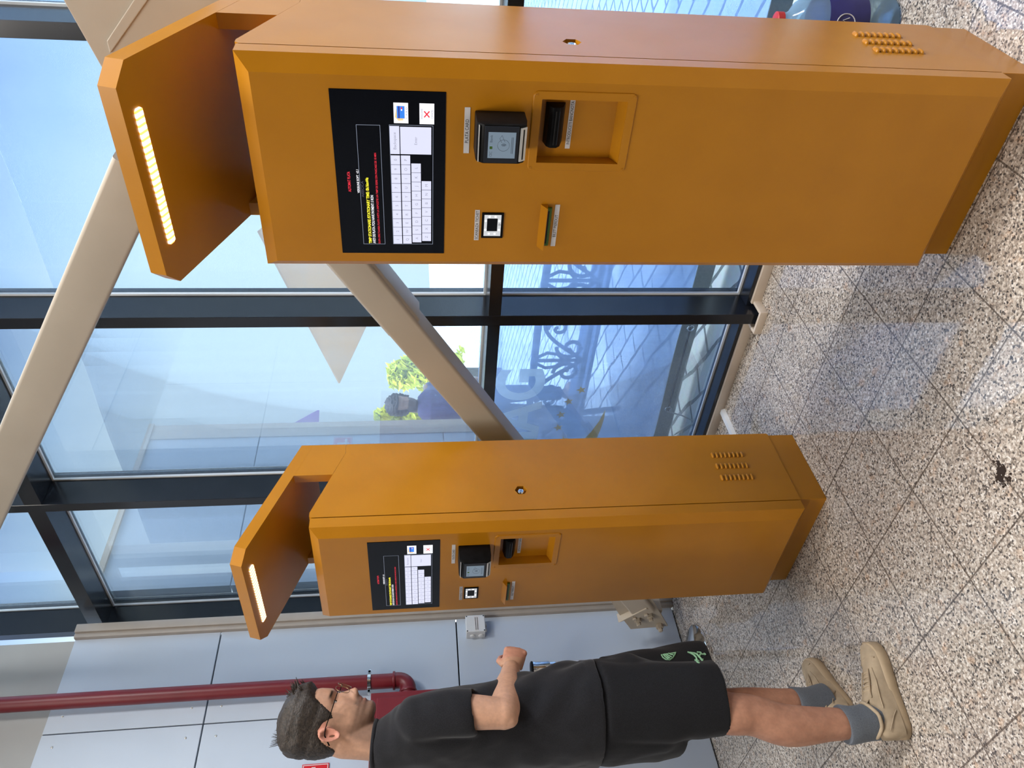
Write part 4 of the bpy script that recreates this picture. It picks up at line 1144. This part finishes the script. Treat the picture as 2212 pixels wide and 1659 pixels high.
    tr = [(.905, .178, .150, .010, .014), (.93, .179, .150, .010, .014), (1.02, .178, .144, .004, .010), (1.12, .174, .132, -.002, .004), (1.25, .176, .120, -.004, -.006), (1.36, .184, .112, 0, -.014), (1.43, .192, .104, 0, -.018), (1.475, .190, .094, 0, -.021), (1.515, .165, .084, 0, -.025), (1.55, .112, .076, 0, -.029), (1.588, .074, .068, 0, -.031)]
    fine = []
    for i in range(60):
        z = .905+(1.588-.905)*i/59; rx, ry, cx, cy = lerp_tab(tr, z); fine.append((z, rx, ry, cx, cy))
    outer = [ring((cx, cy, z), rx, ry, 48, .97, 0, (0, -.10 if z > 1.54 else 0.)) for z, rx, ry, cx, cy in fine]
    inner = [ring((cx, cy, z), rx-.008, ry-.008, 48, .97, 0, (0, -.10 if z > 1.54 else 0.)) for z, rx, ry, cx, cy in fine]
    b.loft(outer+inner[::-1], 0, True, False, True)
    for s, S, E, w1 in ((1, sh, Vector((.174, -.030, 1.292)), .060), (-1, sh2, Vector((-.182, .012, 1.292)), .066)):
        S = S+Vector((-.02*s, 0, .0))
        ax = (E-S).normalized(); ro, ri = [], []
        for i in range(16):
            t_ = i/15; c = S.lerp(E, t_); c = c+Vector((s*.012*math.sin(PI*t_), 0, 0)); rad_ = .062+(w1-.062)*t_
            if i == 0: rad_ *= .9
            ro.append((c, rad_)); ri.append((c, rad_-.008))
        a_ = ax.orthogonal().normalized(); a_ = (Vector((1, 0, 0))-ax*ax.x).normalized(); b__ = ax.cross(a_)
        mk = lambda c, r_: [c+(a_*math.cos(q)*.93+b__*math.sin(q)*1.08)*r_ for q in [2*PI*k/32 for k in range(32)]]
        b.loft([mk(c, r_) for c, r_ in ro]+[mk(c, r_) for c, r_ in ri[::-1]], 0, True, False, True)
        b.ellipsoid(S+Vector((.0*s, 0, -.002)), (.065, .066, .060)); b.ellipsoid(S+Vector((-.045*s, 0, .022)), (.075, .068, .048), 0, 20, 12, Matrix.Rotation(.45*s, 4, 'Y'))
    me = remesh(b, .0058, 24)
    def wr_(co):
        n1 = noise.noise(Vector((co.x*5, co.y*5, co.z*3.2+co.x*4)))
        diag = math.sin((co.z*1.0+co.y*.9-co.x*.35)*46+4*n1)
        low = max(0., min(1., (1.32-co.z)/.15))
        return .007*n1+low*.0095*diag*max(0, .35+n1)*(1 if co.z > .95 else .3)+.0025*noise.noise(co*22)+(1-low)*.004*math.sin(co.z*30+co.y*40+6*n1)*max(0, n1)
    fold(me, wr_); me.materials.append(CLOTH); shirt = link('t_shirt', me, root)
    b = MB(); b.tube([p+Vector((0, 0, .001)) for p in ring((0, -.031, 1.586), .072, .066, 40, .97, 0, (0, -.10))], .0065, 8, 0, True); b.build('collar', CLOTH, shirt, smooth=60)
    # ---- shorts
    b = MB()
    wst = [(.99, .158, .125, .008, .008), (.93, .166, .136, .008, .010), (.86, .174, .146, .004, .018), (.79, .178, .152, .002, .026)]
    b.loft([ring((cx, cy, z), rx, ry, 44, .9) for z, rx, ry, cx, cy in wst+[(.72, .172, .138, .004, .010), (.65, .150, .130, .006, .014)]])
    for nm, s in (('r', 1), ('l', -1)):
        top, bot = (Vector((.085, .006, .90)), Vector((.128, -.022, .547))) if s > 0 else (Vector((-.044, .072, .86)), Vector((-.078, .124, .498)))
        ro, ri = [], []
        for i in range(22):
            t_ = i/21; c = top.lerp(bot, t_); rx = (.098-.004*t_) if s > 0 else .134+.002*t_; ry = (.120-.012*t_) if s > 0 else .138+.004*t_
            ro.append(ring(c, rx, ry, 40, .92, -.25 if s > 0 else .35)); ri.append(ring(c, rx-.009, ry-.009, 40, .92, -.25 if s > 0 else .35))
        b.loft(ro+ri[::-1], 0, True, False, True)
    me = remesh(b, .0060, 4)
    def wr2_(co):
        n1 = noise.noise(Vector((co.x*7, co.y*7, co.z*4)))
        return .007*n1+.008*math.sin((co.z*1.2-co.y*1.1+co.x*.6)*30+5*n1)*max(0, n1+.15)
    fold(me, wr2_); me.materials.append(SHORTS); sho = link('shorts', me, root)
    # green embroidery on the thigh front
    bvh = BVHTree.FromPolygons([v.co.copy() for v in me.vertices], [tuple(p.vertices) for p in me.polygons])
    def stick(poly_pts, name, w_):
        q = MB(); rl = Vector((-2.33, 1.06, 0))
        for pts in poly_pts:
            hit = []
            for x, y in pts:
                d = ray(1420+x/13.825, 1390+y/13.825).normalized()
                loc_, n_, i_, ds = bvh.ray_cast(CAM-rl, d)
                if loc_: hit.append(loc_+n_*.0012)
            if len(hit) > 1: q.tube(hit, w_, 6)
        return q.build(name, GREEN, sho, smooth=60)
    stick([[(120, 345), (160, 420), (240, 480), (360, 505), (460, 440), (530, 330), (545, 275)], [(180, 345), (250, 420), (340, 470)], [(215, 330), (300, 400), (380, 450)], [(260, 320), (340, 370), (430, 410)], [(330, 300), (390, 330), (480, 350)], [(420, 310), (510, 300)], [(130, 350), (220, 330), (350, 315), (540, 285)]], 'embroidered_dome', .0022)
    stick([[(900, 265), (1000, 300), (1090, 350), (1160, 420), (1180, 500)], [(1130, 500), (1190, 560), (1240, 590)], [(1170, 520), (1230, 530)], [(960, 280), (1100, 300), (1180, 330), (1240, 400), (1300, 460), (1340, 520)], [(1240, 400), (1290, 330), (1360, 330), (1440, 330)], [(1270, 470), (1370, 490)], [(1180, 270), (1290, 280), (1320, 330)], [(1390, 300), (1440, 350)]], 'embroidered_branch', .0032)
    # ---- socks and shoes
    for nm, yaw, heel in (('r', -.19, (.1185, -.184)), ('l', .49, (-.108, .0))):
        hip, knee, calf, ank = LEG[nm]
        b = MB(); ringz = []
        fd_ = Vector((math.sin(-yaw), math.cos(yaw), 0))
        for z, r_, dy in ((.188, .0525, 0), (.182, .0545, 0), (.15, .0500, 0), (.12, .0470, .004), (.09, .0475, .010), (.06, .047, .016)):
            c = ank.lerp(calf, (z-ank.z)/(calf.z-ank.z))+fd_*dy
            ringz.append(ring((c.x, c.y, z), r_*.92, r_*(1.06+dy*12), 28, 1., yaw, (0, .10)))
        b.loft(ringz); mesh_s = b.build('sock', SOCK, root, smooth=60)
        sroot = make_shoe(root); sroot.location = (heel[0], heel[1], 0); sroot.rotation_euler = (0, 0, yaw)
    return root
man = make_man()

# bystander outside the glass
def make_bystander():
    d = ray(868, 876); dep = 7.1; c = CAM+d*(dep/math.hypot(d.x, d.y)); base = Vector((c.x, c.y, -.02))
    yaw = math.atan2(-(c.x), -(c.y))  # facing the camera roughly
    r = tag(empty('person', base, -yaw+math.radians(25)), 'bearded person with dark curly hair in a purple top seen outside through the middle window', 'person')
    hz = c.z+.02-.0
    b = MB(); b.loft(head_rings()); ear_shape(b, 1); ear_shape(b, -1)
    Hm = Matrix.Translation((0, .02, hz)) @ Matrix.Rotation(math.radians(-12), 4, 'X')
    bmesh.ops.transform(b.bm, matrix=Hm, verts=b.bm.verts)
    k = hz/1.722
    limb(b, [(0, -.03, hz-.22), (0, -.02, hz-.12), Hm @ Vector((0, -.02, -.05))], [.07, .06, .06], 20)
    for z0, z1 in ((.0, 0),): pass
    b.loft([ring((0, -.02, z*k), rx, ry, 24, .9) for z, rx, ry in ((.80, .15, .11), (.95, .165, .115), (1.1, .155, .11), (1.3, .18, .12), (1.44, .18, .105), (1.52, .12, .08), (1.56, .07, .06))])
    for s in (-1, 1):
        limb(b, [(s*.18, -.02, 1.45*k), (s*.23, -.03, 1.18*k), (s*.24, .03, .95*k)], [.055, .044, .03], 14)
        hand(b, (s*.24, .03, .95*k), (0, .15, -1), (0, 1, .1), (-s, 0, 0))
        limb(b, [(s*.09, 0, .86*k), (s*.10, .01, .48*k), (s*.10, -.01, .08)], [.09, .06, .04], 16); limb(b, [(s*.10, -.03, .05), (s*.10, .16, .04)], [.045, .035], 12)
    me = remesh(b, .008, 3); Hi = Hm.inverted()
    def tn(co):
        h = Hi @ co; c_ = Vector((.28, .17, .12))
        if co.z > hz-.2 and h.z < -.045 and h.y > -.02: c_ = c_.lerp(Vector((.03, .022, .02)), .8)
        return c_
    paint(me, tn); me.materials.append(SKIN); link('body', me, r)
    def gr(p, a):
        if (p.z < .045 and p.y > .03) or p.z < -.05: return p*.9
        return p+Vector((p.x, p.y, p.z)).normalized()*(.026+.016*noise.noise(p*75)) if p.length > 1e-4 else p
    b = MB(); b.loft(head_rings(gr, 48, lambda z: z > -.055)); bmesh.ops.transform(b.bm, matrix=Hm, verts=b.bm.verts)
    b.build('hair', HAIR, r, smooth=60)
    PUR = speckle(mat('purple_cotton', (.06, .052, .13), .8), 30, .2)
    b = MB(); b.loft([ring((0, -.02, z*k), rx, ry, 30, .9) for z, rx, ry in ((.82, .175, .135), (.95, .18, .135), (1.1, .172, .13), (1.3, .20, .137), (1.44, .20, .122), (1.52, .135, .094), (1.565, .085, .073))])
    for s in (-1, 1): b.tube([(s*.165, -.02, 1.46*k), (s*.215, -.027, 1.30*k), (s*.235, -.03, 1.16*k)], [.07, .066, .06], 16)
    me = remesh(b, .008, 4); me.materials.append(PUR); link('shirt', me, r)
    b = MB(); b.loft([ring((0, 0, z*k), rx, ry, 30, .9) for z, rx, ry in ((.95, .165, .12), (.80, .185, .13))])
    for s in (-1, 1): b.tube([(s*.09, 0, .86*k), (s*.10, .01, .48*k), (s*.10, -.01, .10)], [.098, .078, .065], 16)
    me = remesh(b, .01, 3); me.materials.append(SHORTS); link('trousers', me, r)
    return r
make_bystander()

# ------------------------------------------------------------------ light
w = bpy.data.worlds.new('sky'); sc.world = w; w.use_nodes = True
t = w.node_tree; bg = t.nodes['Background']
tc = t.nodes.new('ShaderNodeTexCoord'); sp = t.nodes.new('ShaderNodeSeparateXYZ'); t.links.new(tc.outputs['Generated'], sp.inputs[0])
nz = t.nodes.new('ShaderNodeTexNoise'); nz.inputs['Scale'].default_value = 2.2; nz.inputs['Detail'].default_value = 6; t.links.new(tc.outputs['Generated'], nz.inputs['Vector'])
ma = t.nodes.new('ShaderNodeMath'); ma.operation = 'MULTIPLY_ADD'; t.links.new(nz.outputs['Fac'], ma.inputs[0]); ma.inputs[1].default_value = .34; t.links.new(sp.outputs[2], ma.inputs[2])
rp = t.nodes.new('ShaderNodeValToRGB'); t.links.new(ma.outputs[0], rp.inputs[0])
e = rp.color_ramp.elements
e[0].position = .16; e[0].color = (.55, .585, .59, 1); e[1].position = .46; e[1].color = (.50, .56, .59, 1)
for p, c in ((.58, (.28, .39, .55)), (.65, (.19, .28, .48)), (.72, (.60, .86, 1.55)), (.95, (3., 3.25, 3.6))):
    x = e.new(p); x.color = (*c, 1)
t.links.new(rp.outputs[0], bg.inputs[0]); bg.inputs[1].default_value = 1.6
def area(name, loc, rot, sx, sy, power, col=(1, 1, 1)):
    l = bpy.data.lights.new(name, 'AREA'); l.shape = 'RECTANGLE'; l.size = sx; l.size_y = sy; l.energy = power; l.color = col
    o = bpy.data.objects.new(name, l); COL.objects.link(o); o.location = loc; o.rotation_euler = rot; return o
for x, y, p in ((-1.3, -1.2, 54), (-1.6, -3.4, 48), (-1.0, .1, 30), (.8, 2.2, 175), (3.0, 2.2, 150)):  # lamps out of view; the two by the facade are added to replace window light
    area('ceiling_fill_light', (x, y, 4.66), (0, 0, 0), 1.2, .8, p, (.97, .96, .95) if x > 0 else (1, .94, .86))
sl = bpy.data.lights.new('sun', 'SUN'); sl.energy = 4; sl.angle = .02; sl.color = (1, .97, .93)
so_ = bpy.data.objects.new('sun', sl); COL.objects.link(so_)
so_.rotation_euler = Vector((-.3, -.5, 1.3)).to_track_quat('Z', 'Y').to_euler()

vs = sc.view_settings; vs.view_transform = 'Standard'; vs.look = 'None'; vs.exposure = .45; vs.gamma = 1; vs.use_curve_mapping = False
sc.cycles.use_denoising = True
sc.cycles.max_bounces = 10; sc.cycles.transparent_max_bounces = 24; sc.cycles.sample_clamp_indirect = 6
sc.cycles.caustics_reflective = False; sc.cycles.caustics_refractive = False
